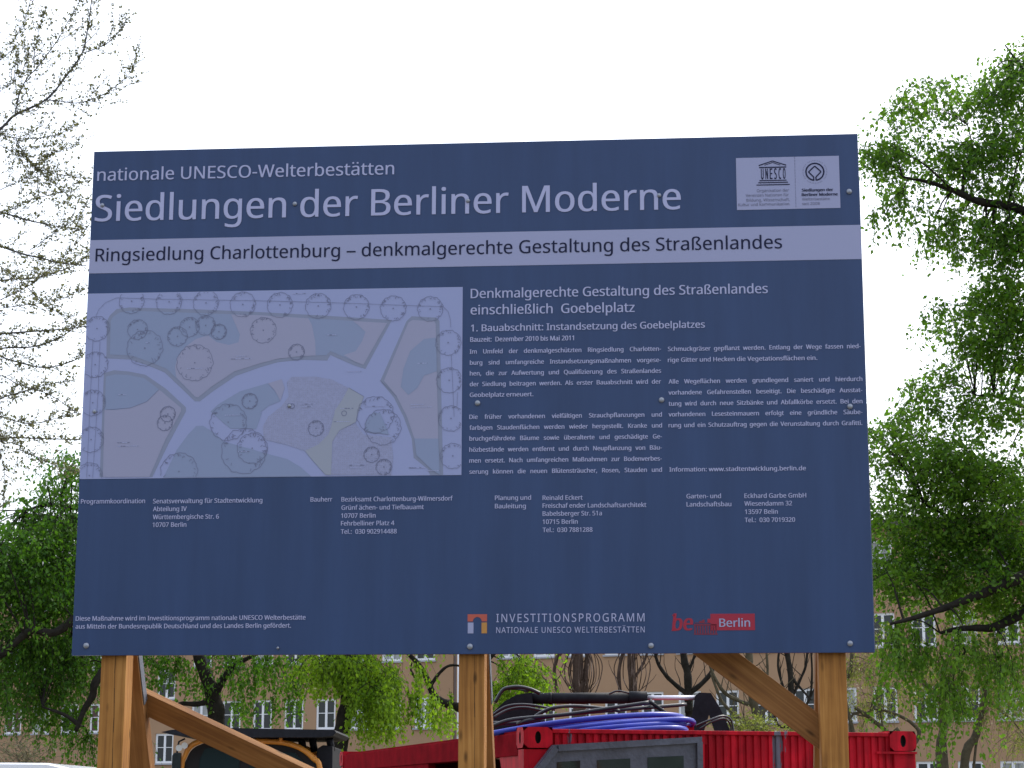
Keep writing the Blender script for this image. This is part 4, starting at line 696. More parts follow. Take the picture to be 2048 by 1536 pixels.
def casting(x, y, sx, sy, zb):
    """corner casting with an oval hole in the end and side faces"""
    c = MB(); hx, hy, hz = .172, .162, .118
    def face(fn, w, h, ch, cw, depth, mi=1):
        ov = [(w / 2 + cw * math.cos(k * PI / 8) * 1.0, h / 2 + ch * math.sin(k * PI / 8)) for k in range(16)]
        ou = []
        for k in range(16):
            q = k * PI / 8; cx_, sz_ = math.cos(q), math.sin(q); t = min((w / 2) / max(abs(cx_), 1e-6), (h / 2) / max(abs(sz_), 1e-6)); ou.append((w / 2 + cx_ * t, h / 2 + sz_ * t))
        for k in range(16):
            j = (k + 1) % 16
            c.add([fn(*ou[k], 0), fn(*ou[j], 0), fn(*ov[j], 0), fn(*ov[k], 0)], [(0, 1, 2, 3)])
            c.add([fn(*ov[k], 0), fn(*ov[j], 0), fn(*ov[j], depth), fn(*ov[k], depth)], [(0, 1, 2, 3)], 1)
        c.add([fn(*q, depth) for q in ov], [tuple(range(16))], 1)
    face(lambda u, v, d: (x + sx * u, y + sy * d, zb + v), hx, hz, .036, .018, .03)
    face(lambda u, v, d: (x + sx * d, y + sy * u, zb + v), hy, hz, .036, .018, .03)
    X1, Y1 = x + sx * hx, y + sy * hy
    c.add([(x, y, zb + hz), (X1, y, zb + hz), (X1, Y1, zb + hz), (x, Y1, zb + hz)], [(0, 1, 2, 3)])
    c.add([(x, y, zb), (X1, y, zb), (X1, Y1, zb), (x, Y1, zb)], [(0, 1, 2, 3)])
    c.add([(X1, y, zb), (X1, Y1, zb), (X1, Y1, zb + hz), (X1, y, zb + hz)], [(0, 1, 2, 3)])
    c.add([(x, Y1, zb), (X1, Y1, zb), (X1, Y1, zb + hz), (x, Y1, zb + hz)], [(0, 1, 2, 3)])
    c.build('corner_casting', [M['red'], M['dark']], cont)
for x, sx in ((-.004, 1), (CW + .004, -1)):
    for y, sy in ((-.004, 1), (CL + .004, -1)):
        casting(x, y, sx, sy, CH - .118); casting(x, y, sx, sy, 0)
# long side facing left: rail, far panel, open bay with gusset
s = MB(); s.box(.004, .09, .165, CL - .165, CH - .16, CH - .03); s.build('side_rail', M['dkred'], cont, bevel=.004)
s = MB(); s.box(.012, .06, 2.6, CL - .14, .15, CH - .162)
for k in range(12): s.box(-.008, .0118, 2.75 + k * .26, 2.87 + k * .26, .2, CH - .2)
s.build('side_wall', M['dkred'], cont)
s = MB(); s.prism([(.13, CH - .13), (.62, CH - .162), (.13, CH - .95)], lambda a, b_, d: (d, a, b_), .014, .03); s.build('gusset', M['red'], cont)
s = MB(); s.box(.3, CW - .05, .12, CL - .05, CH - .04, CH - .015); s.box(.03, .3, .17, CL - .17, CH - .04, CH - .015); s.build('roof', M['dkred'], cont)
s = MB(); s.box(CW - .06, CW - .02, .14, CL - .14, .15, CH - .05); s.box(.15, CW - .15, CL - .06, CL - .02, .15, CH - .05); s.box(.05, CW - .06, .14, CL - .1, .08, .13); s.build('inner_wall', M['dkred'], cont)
# grey window panel on the end wall
def cpt(px, py, yl_=-.03):
    d = at(px, py, 1.0) - EYE; o = EYE - CP
    ay = Vector((-CR.y, CR.x, 0)); t = (yl_ - o.dot(ay)) / d.dot(ay); q = o + d * t
    return (q.dot(CR), q.z)
fr = [cpt(1106, 1490), cpt(1402, 1473.5)]
TL, TR = fr; BLx = cpt(1069.7, 1536)
sl = (BLx[0] - TL[0]) / (BLx[1] - TL[1]); zb = TL[1] - .62
outer = [(TL[0] + sl * (zb - TL[1]), zb), (TR[0], zb), TR, TL]
fpan = MB(); fpan.prism(outer, lambda a, b_, d: (a, d, b_), -.05, .004)
wp = fpan.build('window_panel', M['grey'], cont)
rim = MB()
def bar(q0, q1, w, d0, d1):
    v = Vector((q1[0] - q0[0], q1[1] - q0[1])); n_ = Vector((-v.y, v.x)).normalized() * w / 2
    rim.prism([(q0[0] - n_.x, q0[1] - n_.y), (q1[0] - n_.x, q1[1] - n_.y), (q1[0] + n_.x, q1[1] + n_.y), (q0[0] + n_.x, q0[1] + n_.y)], lambda a, b_, d: (a, d, b_), d0, d1)
bar(cpt(1114, 1497), cpt(1396, 1480), .034, -.068, -.0505); bar(cpt(1110, 1496), (outer[0][0] + .03, zb), .034, -.0685, -.0507); bar((TR[0] - .02, zb), (TR[0] - .02, TR[1] - .03), .034, -.0682, -.0503)
rim.build('trim', M['grey'], wp)
for x0, x1, yt in ((1114, 1160, 1524), (1194, 1260, 1520), (1295, 1367, 1514.5)):
    a = cpt(x0, yt, -.05); c = cpt(x1, yt - 3, -.05)
    w_ = MB(); w_.prism([(a[0], zb + .1), (c[0], zb + .1), (c[0], c[1]), (a[0], a[1])], lambda q, r_, d: (q, d, r_), -.0535, -.0505); w_.build('pane', M['glass'], wp)
s = MB(); a = cpt(1397, 1475); c = cpt(1407, 1475); s.box(a[0] + .012, c[0], -.045, .0, .2, CH - .09); s.build('door_post', M['red'], cont)
s = MB(); s.box(c[0] + .002, c[0] + .035, -.01, .008, .2, CH - .09); s.build('gap_shade', M['dkred'], cont)  # solid dark strip standing in for the shadow beside the door post
s = MB(); s.box(CW - .26, CW - .0, -.016, -.0045, CH - .135, CH - .122); s.build('ledge', M['red'], cont)

# ------------------------------------------------------------------ hoses and folded crane on the container roof
ROOF = GROUND + CH - .012
def path(pts, Ys=None, Y=12.6):
    out = []
    for i, p_ in enumerate(pts):
        out.append(at(p_[0], p_[1], p_[2] if len(p_) > 2 else Y))
    return out
def smooth(pts, n=6):
    pts = [Vector(p_) for p_ in pts]; P_ = [pts[0] * 2 - pts[1]] + pts + [pts[-1] * 2 - pts[-2]]; out = []
    for i in range(1, len(P_) - 2):
        for k in range(n):
            t = k / n; a, b_, c_, d_ = P_[i - 1], P_[i], P_[i + 1], P_[i + 2]
            out.append(0.5 * ((2 * b_) + (c_ - a) * t + (2 * a - 5 * b_ + 4 * c_ - d_) * t * t + (3 * b_ - a - 3 * c_ + d_) * t ** 3))
    out.append(pts[-1]); return out
hb = MB()
for pts in ([(985, 1467, 12.5), (1040, 1457, 12.45), (1110, 1446, 12.4), (1200, 1436, 12.4), (1290, 1430, 12.45), (1340, 1430, 12.55), (1364, 1435, 12.7), (1352, 1444, 12.85)],
            [(1040, 1472, 12.5), (1120, 1459, 12.38), (1220, 1448, 12.36), (1320, 1441, 12.4), (1368, 1439, 12.45), (1386, 1444, 12.55), (1376, 1452, 12.75), (1330, 1456, 12.85)],
            [(1060, 1476, 12.5), (1150, 1463, 12.36), (1250, 1453, 12.33), (1330, 1448, 12.4), (1370, 1448, 12.5)],
            [(1080, 1480, 12.45), (1180, 1469, 12.3), (1280, 1459, 12.28), (1350, 1456, 12.33), (1372, 1461, 12.5), (1352, 1468, 12.7)],
            [(1100, 1482, 12.5), (1200, 1475, 12.35), (1300, 1468, 12.3), (1375, 1466, 12.4)],
            [(1000, 1472, 12.7), (1090, 1456, 12.65), (1200, 1446, 12.65), (1330, 1440, 12.65)]):
    hb.tube(smooth(path(pts)), .0172, 10)
tag(hb.build('hose_coil', M['blue']), 'coil of thick blue hose lying on top of the red container', 'hose')
hb = MB()
for pts, r in (([(985, 1452, 12.6), (1020, 1440, 12.55), (1075, 1434, 12.5), (1140, 1428, 12.5), (1230, 1415, 12.5), (1298, 1405, 12.5)], .012),
               ([(1035, 1448, 12.55), (1060, 1440, 12.5), (1120, 1430, 12.6), (1220, 1421, 12.7), (1310, 1414, 12.8), (1372, 1409, 12.9)], .012),
               ([(1066, 1436, 12.6), (1085, 1424, 12.6), (1110, 1415, 12.6), (1150, 1412, 12.65), (1200, 1416, 12.7), (1240, 1422, 12.7)], .011),
               ([(985, 1430, 12.8), (1010, 1414, 12.8), (1040, 1409, 12.8), (1075, 1412, 12.8), (1110, 1420, 12.8)], .008),
               ([(985, 1436, 12.8), (1015, 1420, 12.85), (1050, 1415, 12.85), (1095, 1424, 12.8)], .008),
               ([(990, 1405, 13.1), (1005, 1381, 13.1), (1020, 1375, 13.1), (1040, 1374, 13.1), (1062, 1379, 13.1), (1080, 1387, 13.1)], .012),
               ([(1000, 1384, 13.1), (1015, 1378, 13.15), (1035, 1378, 13.15), (1056, 1383, 13.1)], .008),
               ([(985, 1446, 12.7), (1030, 1446, 12.7), (1090, 1440, 12.7)], .012),
               ([(1218, 1388, 13.1), (1235, 1382, 13.1), (1258, 1386, 13.1)], .006),
               ([(1392, 1452, 12.9), (1420, 1440, 12.9), (1445, 1432, 12.95), (1462, 1440, 13.0), (1468, 1468, 13.0)], .007),
               ([(1400, 1458, 12.9), (1425, 1443, 12.9), (1448, 1437, 12.95), (1460, 1448, 13.0), (1463, 1470, 13.0)], .006)):
    hb.tube(smooth(path(pts)), r, 8)
tag(hb.build('hydraulic_hoses', M['rubber']), 'tangle of black hydraulic hoses draped over the blue hose coil', 'hose')
crane = empty('folded_crane', (at(1230, 1400, 13.3).x, 13.3, ROOF))
tag(crane, 'black hydraulic ram with shiny rod and bracket folded on the container', 'crane')
ci = Matrix.Translation(-crane.location)
def cpart(mb, name, m):
    o = mb.build(name, m, crane); o.data.transform(ci); return o
b = MB(); b.tube([at(1060, 1397, 13.3), at(1262, 1396, 13.3)], .0355, 20); b.tube([at(1258, 1395.5, 13.3), at(1294, 1395.5, 13.3)], .041, 20); b.tube([at(1098, 1397, 13.3), at(1104, 1397, 13.3)], .039, 20); cpart(b, 'ram_barrel', M['black'])
b = MB(); b.tube([at(1290, 1395.5, 13.3), at(1398, 1395.5, 13.3)], .0148, 20); cpart(b, 'ram_rod', M['chrome_sheen'])
def plate(mb, poly, Y0, Y1):
    mb.prism(poly, lambda x, y, d: at(x, y, d), Y0, Y1)
b = MB(); plate(b, [(1378, 1482), (1372, 1466), (1384, 1432), (1390, 1392), (1398, 1385), (1422, 1386), (1438, 1412), (1453, 1443), (1462, 1466), (1462, 1482), (1436, 1482), (1430, 1466), (1418, 1430), (1407, 1466), (1404, 1482)], 13.22, 13.4); cpart(b, 'bracket', M['black'])
b = MB(); plate(b, [(980, 1440), (985, 1425), (1010, 1402), (1034, 1389), (1064, 1385), (1066, 1409), (1090, 1440), (1075, 1478), (990, 1478)], 13.25, 13.42); cpart(b, 'mounting', M['black'])
b = MB(); b.tube([at(1296, 1405, 12.72), at(1302, 1405, 12.72), at(1372, 1455, 12.72), at(1376, 1470, 12.72)], .0115, 8); b.tube([at(1302, 1405, 12.72), at(1302, 1400, 13.28)], .009, 8); cpart(b, 'stay_rod', M['black'])
b = MB(); q = at(1377, 1455, 12.72); b.box(q.x - .03, q.x + .03, 12.68, 12.76, ROOF, q.z + .01); cpart(b, 'stay_foot', M['red'])

# ------------------------------------------------------------------ orange machine with black canopy
def machine():
    Y = 22.0
    A = at(505, 1536, Y)
    root = empty('wheel_loader', (A.x, Y + .8, GROUND)); tag(root, 'orange loader with a black canopy over its dark cab, in front of the weeping tree', 'construction machine')
    inv = Matrix.Translation(-root.location)
    def P(mb, name, m, par=root, bev=0):
        o = mb.build(name, m, par, bevel=bev); o.data.transform(inv); return o
    X = lambda px: at(px, 1480, Y).x
    Zt = lambda py: at(500, py, Y).z
    # canopy slab, slightly drooping at the left
    b = MB(); b.prism([(X(329), Zt(1466)), (X(350), Zt(1461.5)), (X(420), Zt(1457)), (X(672), Zt(1461)), (X(676), Zt(1466)), (X(670), Zt(1473)), (X(640), Zt(1476)), (X(540), Zt(1476)), (X(400), Zt(1478)), (X(345), Zt(1470))], lambda a, c, d: (a, d, c), Y - .25, Y + 1.5); P(b, 'canopy', M['black'])
    # rounded orange cab frame: an arch of pipe front and rear with a roof sheet between
    arch = [(365, 1640), (365, 1536), (370, 1512), (380, 1494), (397, 1484), (420, 1481), (540, 1483), (580, 1488), (608, 1500), (628, 1517), (641, 1537), (648, 1640)]
    for yy in (Y, Y + 1.35):
        b = MB(); b.tube(smooth([(X(x), yy, Zt(y)) for x, y in arch], 4), .029, 10); P(b, 'cab_frame', M['orange'])
    b = MB(); ins = [(x + (4 if x < 500 else -4), y + 5) for x, y in arch]
    q = smooth([(X(x), 0, Zt(y)) for x, y in ins], 4)
    b.prism([(v.x, v.z) for v in q], lambda a, c, d: (a, d, c), Y + .03, Y + 1.3); P(b, 'cab', M['dark'])
    b = MB(); b.prism([(X(400), Zt(1640)), (X(400), Zt(1520)), (X(410), Zt(1497)), (X(480), Zt(1492)), (X(480), Zt(1640))], lambda a, c, d: (a, d, c), Y + .015, Y + .0295)
    b.prism([(X(500), Zt(1640)), (X(500), Zt(1500)), (X(590), Zt(1505)), (X(622), Zt(1540)), (X(628), Zt(1640))], lambda a, c, d: (a, d, c), Y + .015, Y + .0295); P(b, 'windscreen', M['cab_glass'])
    # struts between canopy and cab
    for px in (560, 598, 620, 655):
        b = MB(); b.tube([(X(px), Y + .25, Zt(1476)), (X(px) + .02, Y + .3, Zt(1500))], .04, 8); P(b, 'canopy_stay', M['black'])
    b = MB(); b.tube([(X(562), Y - .02, Zt(1484)), (X(562), Y - .02, Zt(1472))], .02, 6); P(b, 'beacon_stub', M['orange'])
    # dark engine housing at the right, lamp cluster and mirror at the left
    b = MB(); b.prism([(X(632), GROUND + 1.2), (X(632), Zt(1497)), (X(645), Zt(1489)), (X(664), Zt(1492)), (X(668), GROUND + 1.2)], lambda a, c, d: (a, d, c), Y + .1, Y + 1.2); P(b, 'engine_hood', M['black'], bev=.01)
    for px, py in ((362, 1497), (373, 1492)):
        c_ = Vector((X(px), Y - .12, Zt(py))); b = MB(); b.tube([c_ + Vector((0, .1, 0)), c_ + Vector((0, .04, 0)), c_], [.02, .03, .034], 12); P(b, 'work_lamp', M['lamp'])
    b = MB(); b.prism([(X(348), Zt(1560)), (X(348), Zt(1512)), (X(352), Zt(1506)), (X(366), Zt(1506)), (X(366), Zt(1560))], lambda a, c, d: (a, d, c), Y - .1, Y - .04); P(b, 'mirror', M['glass'], bev=.008)
    b = MB(); b.tube([(X(372), Y - .07, Zt(1478)), (X(360), Y - .07, Zt(1484)), (X(357), Y - .07, Zt(1506))], .01, 6); P(b, 'mirror_arm', M['black'])
    # body and wheels below the cab
    x0, x1 = X(340), X(668)
    b = MB(); b.box(x0, x1, Y - .1, Y + 2.6, GROUND + .55, GROUND + 1.2); P(b, 'body', M['orange'], bev=.06)
    for xx in (x0 - .12, x1 + .12):
        for yy in (Y + .3, Y + 2.1):
            b = MB(); b.tube([(xx - .16, yy, GROUND + .45), (xx - .13, yy, GROUND + .45), (xx + .13, yy, GROUND + .45), (xx + .16, yy, GROUND + .45)], [.38, .45, .45, .38], 24); w = P(b, 'wheel', M['tyre'])
            b = MB(); b.tube([(xx - .17, yy, GROUND + .45), (xx + .17, yy, GROUND + .45)], .2, 16); P(b, 'rim', M['orange'], w)
machine()

# ------------------------------------------------------------------ white van at the left, only its roof in the picture
def van():
    Y = 15.0
    rr = at(165, 1536, Y); top = at(60, 1529, Y + .9).z
    H_ = top - GROUND; L_ = 5.1; x1 = rr.x + .02
    root = empty('delivery_van', (x1 - L_ / 2, Y + .9, GROUND)); tag(root, 'white van beside the nearest wooden post, its pale roof showing', 'van')
    px = x1 - root.location.x; x0 = px - L_
    prof = [(x0, .35), (x0, .95), (x0 + .15, 1.15), (x0 + 1.0, 1.35), (x0 + 1.75, H_ - .12), (x0 + 2.05, H_ - .02), (px - 1.2, H_), (px - .28, H_ - .005), (px - .08, H_ - .05), (px, H_ - .16), (px + .03, 1.2), (px + .03, .35)]
    b = MB(); b.prism(prof, lambda a, c, d: (a, d, c), -.9, .9); b.build('body', M['vanw'], root, bevel=.05)
    b = MB()
    b.prism([(x0 + 1.1, 1.35), (x0 + 1.72, H_ - .25), (x0 + 2.4, H_ - .25), (x0 + 2.4, 1.35)], lambda a, c, d: (a, d, c), -.906, -.898); b.build('side_window', M['glass'], root)
    b = MB(); b.add([(x0 + 1.02, -.75, 1.4), (x0 + 1.02, .75, 1.4), (x0 + 1.69, .68, H_ - .2), (x0 + 1.69, -.68, H_ - .2)], [(3, 2, 1, 0)]); b.build('windscreen', M['glass'], root, fixn=False)
    for xx in (x0 + .95, px - 1.0):
        for s_ in (-1, 1):
            b = MB(); b.tube([(xx, s_ * .70, .34), (xx, s_ * .73, .34), (xx, s_ * .90, .34), (xx, s_ * .93, .34)], [.30, .34, .34, .30], 24); w = b.build('wheel', M['tyre'], root)
            b = MB(); b.tube([(xx, s_ * .8, .34), (xx, s_ * .935, .34)], .19, 16); b.build('rim', M['rim'], w)
    for s_ in (-1, 1):
        b = MB(); b.box(x0 - .012, x0 + .03, s_ * .72 - .14, s_ * .72 + .14, .72, .92); b.build('headlight', M['lamp'], root, bevel=.01)
        b = MB(); b.box(px + .02, px + .045, s_ * .8 - .06, s_ * .8 + .06, 1.0, 1.4); b.build('tail_light', M['logo_red'], root, bevel=.005)
van()

# ------------------------------------------------------------------ trees
def leaves(P_, D_, size, jitter=.5, width=.62):
    """leaf quads hung at points P_ along directions D_"""
    n = len(P_); L = size * (1 + rng.uniform(-jitter, jitter, n))[:, None]
    D_ = D_ / np.linalg.norm(D_, axis=1)[:, None]
    q = rng.normal(size=(n, 3)); S = np.cross(D_, q); S /= np.linalg.norm(S, axis=1)[:, None]
    N_ = np.cross(D_, S)
    V = np.empty((n, 4, 3)); V[:, 0] = P_; mid = P_ + D_ * L * .45
    V[:, 1] = mid + S * L * width / 2 + N_ * L * .08; V[:, 3] = mid - S * L * width / 2 + N_ * L * .08; V[:, 2] = P_ + D_ * L
    return V

class Tree:
    def __init__(self, name, label, base, cat='tree', group=None):
        self.root = empty(name, base); tag(self.root, label, cat, group)
        self.base = Vector(base); self.w = MB(); self.k = 1.0; self.lp = []; self.ld = []; self.lt = []; self.sk = []
    def limb(self, pts, r0, r1, n=9, smoothn=5):
        p_ = smooth(pts, smoothn) if len(pts) > 2 else [Vector(q) for q in pts]
        k = len(p_)
        rs = [r0 + (r1 - r0) * i / (k - 1) for i in range(k)]
        rs = [r * (1 + .07 * math.sin(i * 1.7 + r0 * 90)) for i, r in enumerate(rs)]
        self.w.tube([p - self.base for p in p_], rs, n, cap=True)
        self.sk += [(p, r) for p, r in zip(p_, rs)]
        return p_
    def nearest(self, p):
        return min(self.sk, key=lambda q: (q[0] - p).length_squared)
    def twig(self, p, d, L, droop, r=.003, nseg=5, spacing=.04, tint=.5, hang=.6, draw=True, spread=.03):
        """a thin shoot with leaves along it"""
        pts = [Vector(p)]; d = Vector(d).normalized(); st = L / nseg
        for i in range(nseg):
            d = (d + Vector((rnd.gauss(0, .12), rnd.gauss(0, .12), -droop / nseg))).normalized(); pts.append(pts[-1] + d * st)
        if draw: self.w.tube([q - self.base for q in pts], [r * (1 - .6 * i / nseg) for i in range(nseg + 1)], 3, cap=False)
        n = max(2, int(L / spacing))
        for k in range(n):
            t = (k + rnd.random()) / n * nseg; i = min(int(t), nseg - 1); q = pts[i].lerp(pts[i + 1], t - i)
            self.lp.append((q.x + rnd.gauss(0, spread), q.y + rnd.gauss(0, spread), q.z + rnd.gauss(0, spread)))
            self.ld.append((rnd.gauss(0, .6), rnd.gauss(0, .6), rnd.gauss(-hang, .4)))
            self.lt.append(min(1, max(0, tint + rnd.gauss(0, .28))))
        return pts
    def blob(self, c, rad, ntw, droop, L=(.4, .8), spacing=.045, connect=.25, hang=.6, upd=.3, r=.003, shell=0.0, draw=.75, spread=.022):
        """ntw leafy shoots spread through an ellipsoid, gathered in a few uneven sprays"""
        c = Vector(c); ntw = int(ntw * self.k) + 1; nspray = max(2, ntw // 11)
        sprays = []
        for _ in range(nspray):
            v = Vector((rnd.gauss(0, 1), rnd.gauss(0, 1), rnd.gauss(0, 1))).normalized() * (rnd.uniform(shell, 1) ** .5)
            s_ = c + Vector((v.x * rad[0], v.y * rad[1], v.z * rad[2])); sprays.append((s_, rnd.uniform(.1, .9)))
            if self.sk and rnd.random() < connect * 2:
                a, ra = self.nearest(s_); mid = a.lerp(s_, .5) + Vector((0, 0, (s_ - a).length * .12))
                self.w.tube([q - self.base for q in smooth([a, mid, s_], 4)], [min(.014, ra * .6) + (.004 - min(.014, ra * .6)) * i / 8 for i in range(9)], 4, cap=False)
        sg = min(rad) * .16 + .035
        for _ in range(ntw):
            s_, tn = rnd.choice(sprays)
            p = s_ + Vector((rnd.gauss(0, sg), rnd.gauss(0, sg), rnd.gauss(0, sg * .7)))
            w = rnd.uniform(0, 2 * PI); d = Vector((math.cos(w), math.sin(w), rnd.gauss(upd, .3)))
            self.twig(p, d, rnd.uniform(*L), droop, r, spacing=spacing, tint=tn, hang=hang, draw=rnd.random() < draw, spread=spread)
    def curtain(self, px0, px1, py0, py1, Y, n, L, dy=.5, spacing=.036, spread=.014):
        """leafy strands hanging straight down"""
        k = Y / FPX; grp = [(rnd.uniform(px0, px1), rnd.uniform(py0, py1), rnd.gauss(0, dy), rnd.uniform(.35, 1.0)) for _ in range(max(1, n // 5))]
        for _ in range(n):
            gx, gy, gd, tn = rnd.choice(grp); p = at(gx + rnd.gauss(0, 5), gy + rnd.gauss(0, 5), Y + gd)
            self.twig(p, Vector((rnd.gauss(0, .12), rnd.gauss(0, .12), -1)), rnd.uniform(*L) * k, .6, .0022, nseg=6, spacing=spacing, tint=tn, hang=1.0, spread=spread)
    def done(self, bark, leafm, size, width=.62):
        self.w.build('trunk', bark, self.root, fixn=False)
        if self.lp:
            P_ = np.array(self.lp) - np.array(self.base); V = leaves(P_, np.array(self.ld), size, width=width)
            quads_mesh('crown', V, leafm, self.root, np.array(self.lt))
        return self.root

def pxb(px, py, Y, rx, ry, ry_m):
    """ellipsoid seen at a photo position: centre and radii in metres"""
    k = Y / FPX
    return at(px, py, Y), (rx * k, ry_m, ry * k)
def gp(px, Y):
    q = at(px, 1500, Y); return Vector((q.x, Y, GROUND))

# big birch on the right, its trunk outside the picture
Y = 20.0
T = Tree('birch_tree', 'tall light green birch reaching in beside the upper right edge of the board', gp(2340, Y)); T.k = 1.85
T.limb([gp(2340, Y), at(2335, 1400, Y), at(2350, 1000, Y), at(2330, 600, Y), at(2345, 200, Y), at(2320, -200, Y)], .2, .04, 12)
T.limb([at(2340, 640, Y), at(2200, 500, Y - .1), at(2090, 445, Y - .2), at(2030, 415, Y - .2), at(1960, 403, Y - .3), at(1905, 380, Y - .3), at(1860, 365, Y - .3), at(1806, 354, Y - .3)], .075, .012)
T.limb([at(1925, 386, Y - .3), at(1930, 340, Y - .2), at(1945, 300, Y), at(1935, 250, Y)], .018, .006, 6)
T.limb([at(1905, 380, Y - .3), at(1850, 330, Y - .5), at(1800, 300, Y - .6)], .014, .005, 6)
T.limb([at(2330, 500, Y), at(2200, 300, Y), at(2080, 180, Y), at(2010, 90, Y)], .05, .008, 7)
T.limb([at(2340, 1000, Y), at(2200, 1100, Y - .2), at(2100, 1135, Y - .3), at(2040, 1156, Y - .4), at(1985, 1179, Y - .4), at(1936, 1198, Y - .4), at(1887, 1217, Y - .4), at(1827, 1236, Y - .5), at(1780, 1248, Y - .5)], .085, .014)
T.limb([at(2335, 1100, Y + .2), at(2180, 1190, Y), at(2060, 1222, Y - .1), at(1990, 1254, Y - .1), at(1950, 1256, Y - .1), at(1914, 1258, Y - .1), at(1880, 1266, Y - .1)], .07, .014)
T.limb([at(1914, 1258, Y - .1), at(1920, 1285, Y - .1), at(1930, 1304, Y - .1), at(1912, 1330, Y), at(1905, 1380, Y)], .014, .006, 6)
T.limb([at(2330, 800, Y), at(2150, 860, Y + .3), at(2020, 800, Y + .4), at(1950, 790, Y + .3)], .05, .008, 7)
T.limb([at(2335, 900, Y), at(2120, 1110, Y + .4), at(2000, 1084, Y + .4), at(1930, 1048, Y + .4), at(1850, 1010, Y + .3)], .05, .01, 7)
T.limb([at(2330, 850, Y + .2), at(2150, 1080, Y + .8), at(1940, 1090, Y + .8), at(1800, 1088, Y + .7)], .035, .008, 6)
for px, py, rx, ry, n in ((2045, 150, 36, 80, 80), (2040, 90, 14, 40, 10), (1985, 190, 60, 60, 85), (1870, 215, 60, 55, 50), (1830, 175, 22, 25, 8), (1790, 290, 58, 48, 62), (1755, 320, 30, 30, 22), (1900, 300, 80, 60, 85), (2000, 300, 70, 80, 95), (1960, 370, 90, 40, 50), (1850, 420, 70, 40, 26), (1780, 400, 50, 30, 14),
                          (2010, 480, 60, 70, 60), (2040, 600, 60, 80, 85), (1970, 520, 30, 50, 22), (1990, 690, 80, 70, 110), (1905, 640, 60, 40, 34), (1890, 740, 55, 50, 44), (2000, 800, 80, 60, 75), (1850, 820, 50, 40, 36)):
    c_, r_ = pxb(px, py, Y, rx, ry, .7); T.blob(c_, r_, int(n * 1.15), 1.9, L=(.25, .55), spacing=.036, hang=.5, r=.0026)
for px, py, rx, ry, n in ((1790, 900, 60, 60, 95), (1900, 930, 90, 70, 160), (2010, 960, 80, 90, 170), (1800, 1010, 70, 70, 130), (1920, 1060, 100, 70, 190), (2040, 1100, 70, 80, 140), (1800, 1130, 70, 60, 110), (1910, 1150, 80, 50, 120), (2030, 1200, 70, 50, 90)):
    c_, r_ = pxb(px, py, Y + .3, rx, ry, .9); T.blob(c_, r_, int(n * 1.05), 1.7, L=(.3, .6), spacing=.036, hang=.5, r=.0026)
for px, py, rx, ry, n in ((1790, 1260, 60, 45, 60), (1890, 1290, 70, 40, 60), (1990, 1290, 70, 45, 60), (1905, 1380, 40, 50, 44), (2030, 1340, 40, 50, 24), (1910, 1450, 18, 40, 12), (1770, 1330, 50, 30, 22)):
    c_, r_ = pxb(px, py, Y - .2, rx, ry, .6); T.blob(c_, r_, n * .3, 2.6, L=(.4, .8), spacing=.034, hang=.9, upd=-.2, r=.002)
T.curtain(1745, 2060, 1240, 1310, Y - .2, 130, (25, 85)); T.curtain(1760, 1960, 1250, 1290, Y - .4, 36, (40, 110)); T.curtain(1885, 1935, 1330, 1400, Y - .3, 46, (40, 100)); T.curtain(1975, 2060, 1290, 1350, Y - .1, 40, (30, 110))
T.curtain(1745, 1860, 370, 430, Y - .3, 40, (30, 110), .4); T.curtain(1860, 2050, 400, 450, Y - .2, 60, (40, 140), .4)
for px, py, rx, ry, n in ((2000, 570, 60, 60, 60), (1945, 600, 40, 40, 26), (2030, 520, 30, 60, 40), (1930, 470, 40, 40, 20)):
    c_, r_ = pxb(px, py, Y, rx, ry, .7); T.blob(c_, r_, n, 1.9, L=(.25, .55), spacing=.036, hang=.5, r=.0026)
for px, py, rx, ry, n in ((2200, 250, 140, 220, 150), (2400, 200, 200, 260, 200), (2250, 700, 160, 200, 200), (2500, 650, 180, 250, 200), (2220, 1050, 120, 150, 140), (2450, 1050, 200, 150, 160), (2300, -150, 160, 150, 130), (2700, 900, 150, 300, 160)):
    c_, r_ = pxb(px, py, Y, rx, ry, 1.6); T.blob(c_, r_, n, 1.8, L=(.4, .8), spacing=.05)
T.done(M['bark'], M['leaf_birch'], .046)

# dark weeping tree on the left
def weeping(label, trunk, limbs, blobs, leafm, size, name='weeping_birch', Y=30.0, dens=2.2, curtains=()):
    T = Tree(name, label, gp(trunk[0][0], Y), group='weeping trees in leaf behind the board'); T.k = dens
    T.limb([gp(trunk[0][0], Y)] + [at(x, y, Y) for x, y, r in trunk[1:]], trunk[0][2], trunk[-1][2], 12)
    for L_ in limbs:
        T.limb([at(p[0], p[1], Y + (p[3] if len(p) > 3 else 0)) for p in L_], L_[0][2], L_[-1][2], 8)
    for px, py, rx, ry, d, n, dr, LL in blobs:
        c_, r_ = pxb(px, py, Y, rx, ry, d); T.blob(c_, r_, n, dr, L=LL, spacing=.05, hang=.9, upd=.05 if dr > 2 else .3, r=.0035)
    for c_ in curtains: T.curtain(c_[0], c_[1], c_[2], c_[3], Y, c_[4], c_[5])
    T.done(M['bark'], leafm, size)

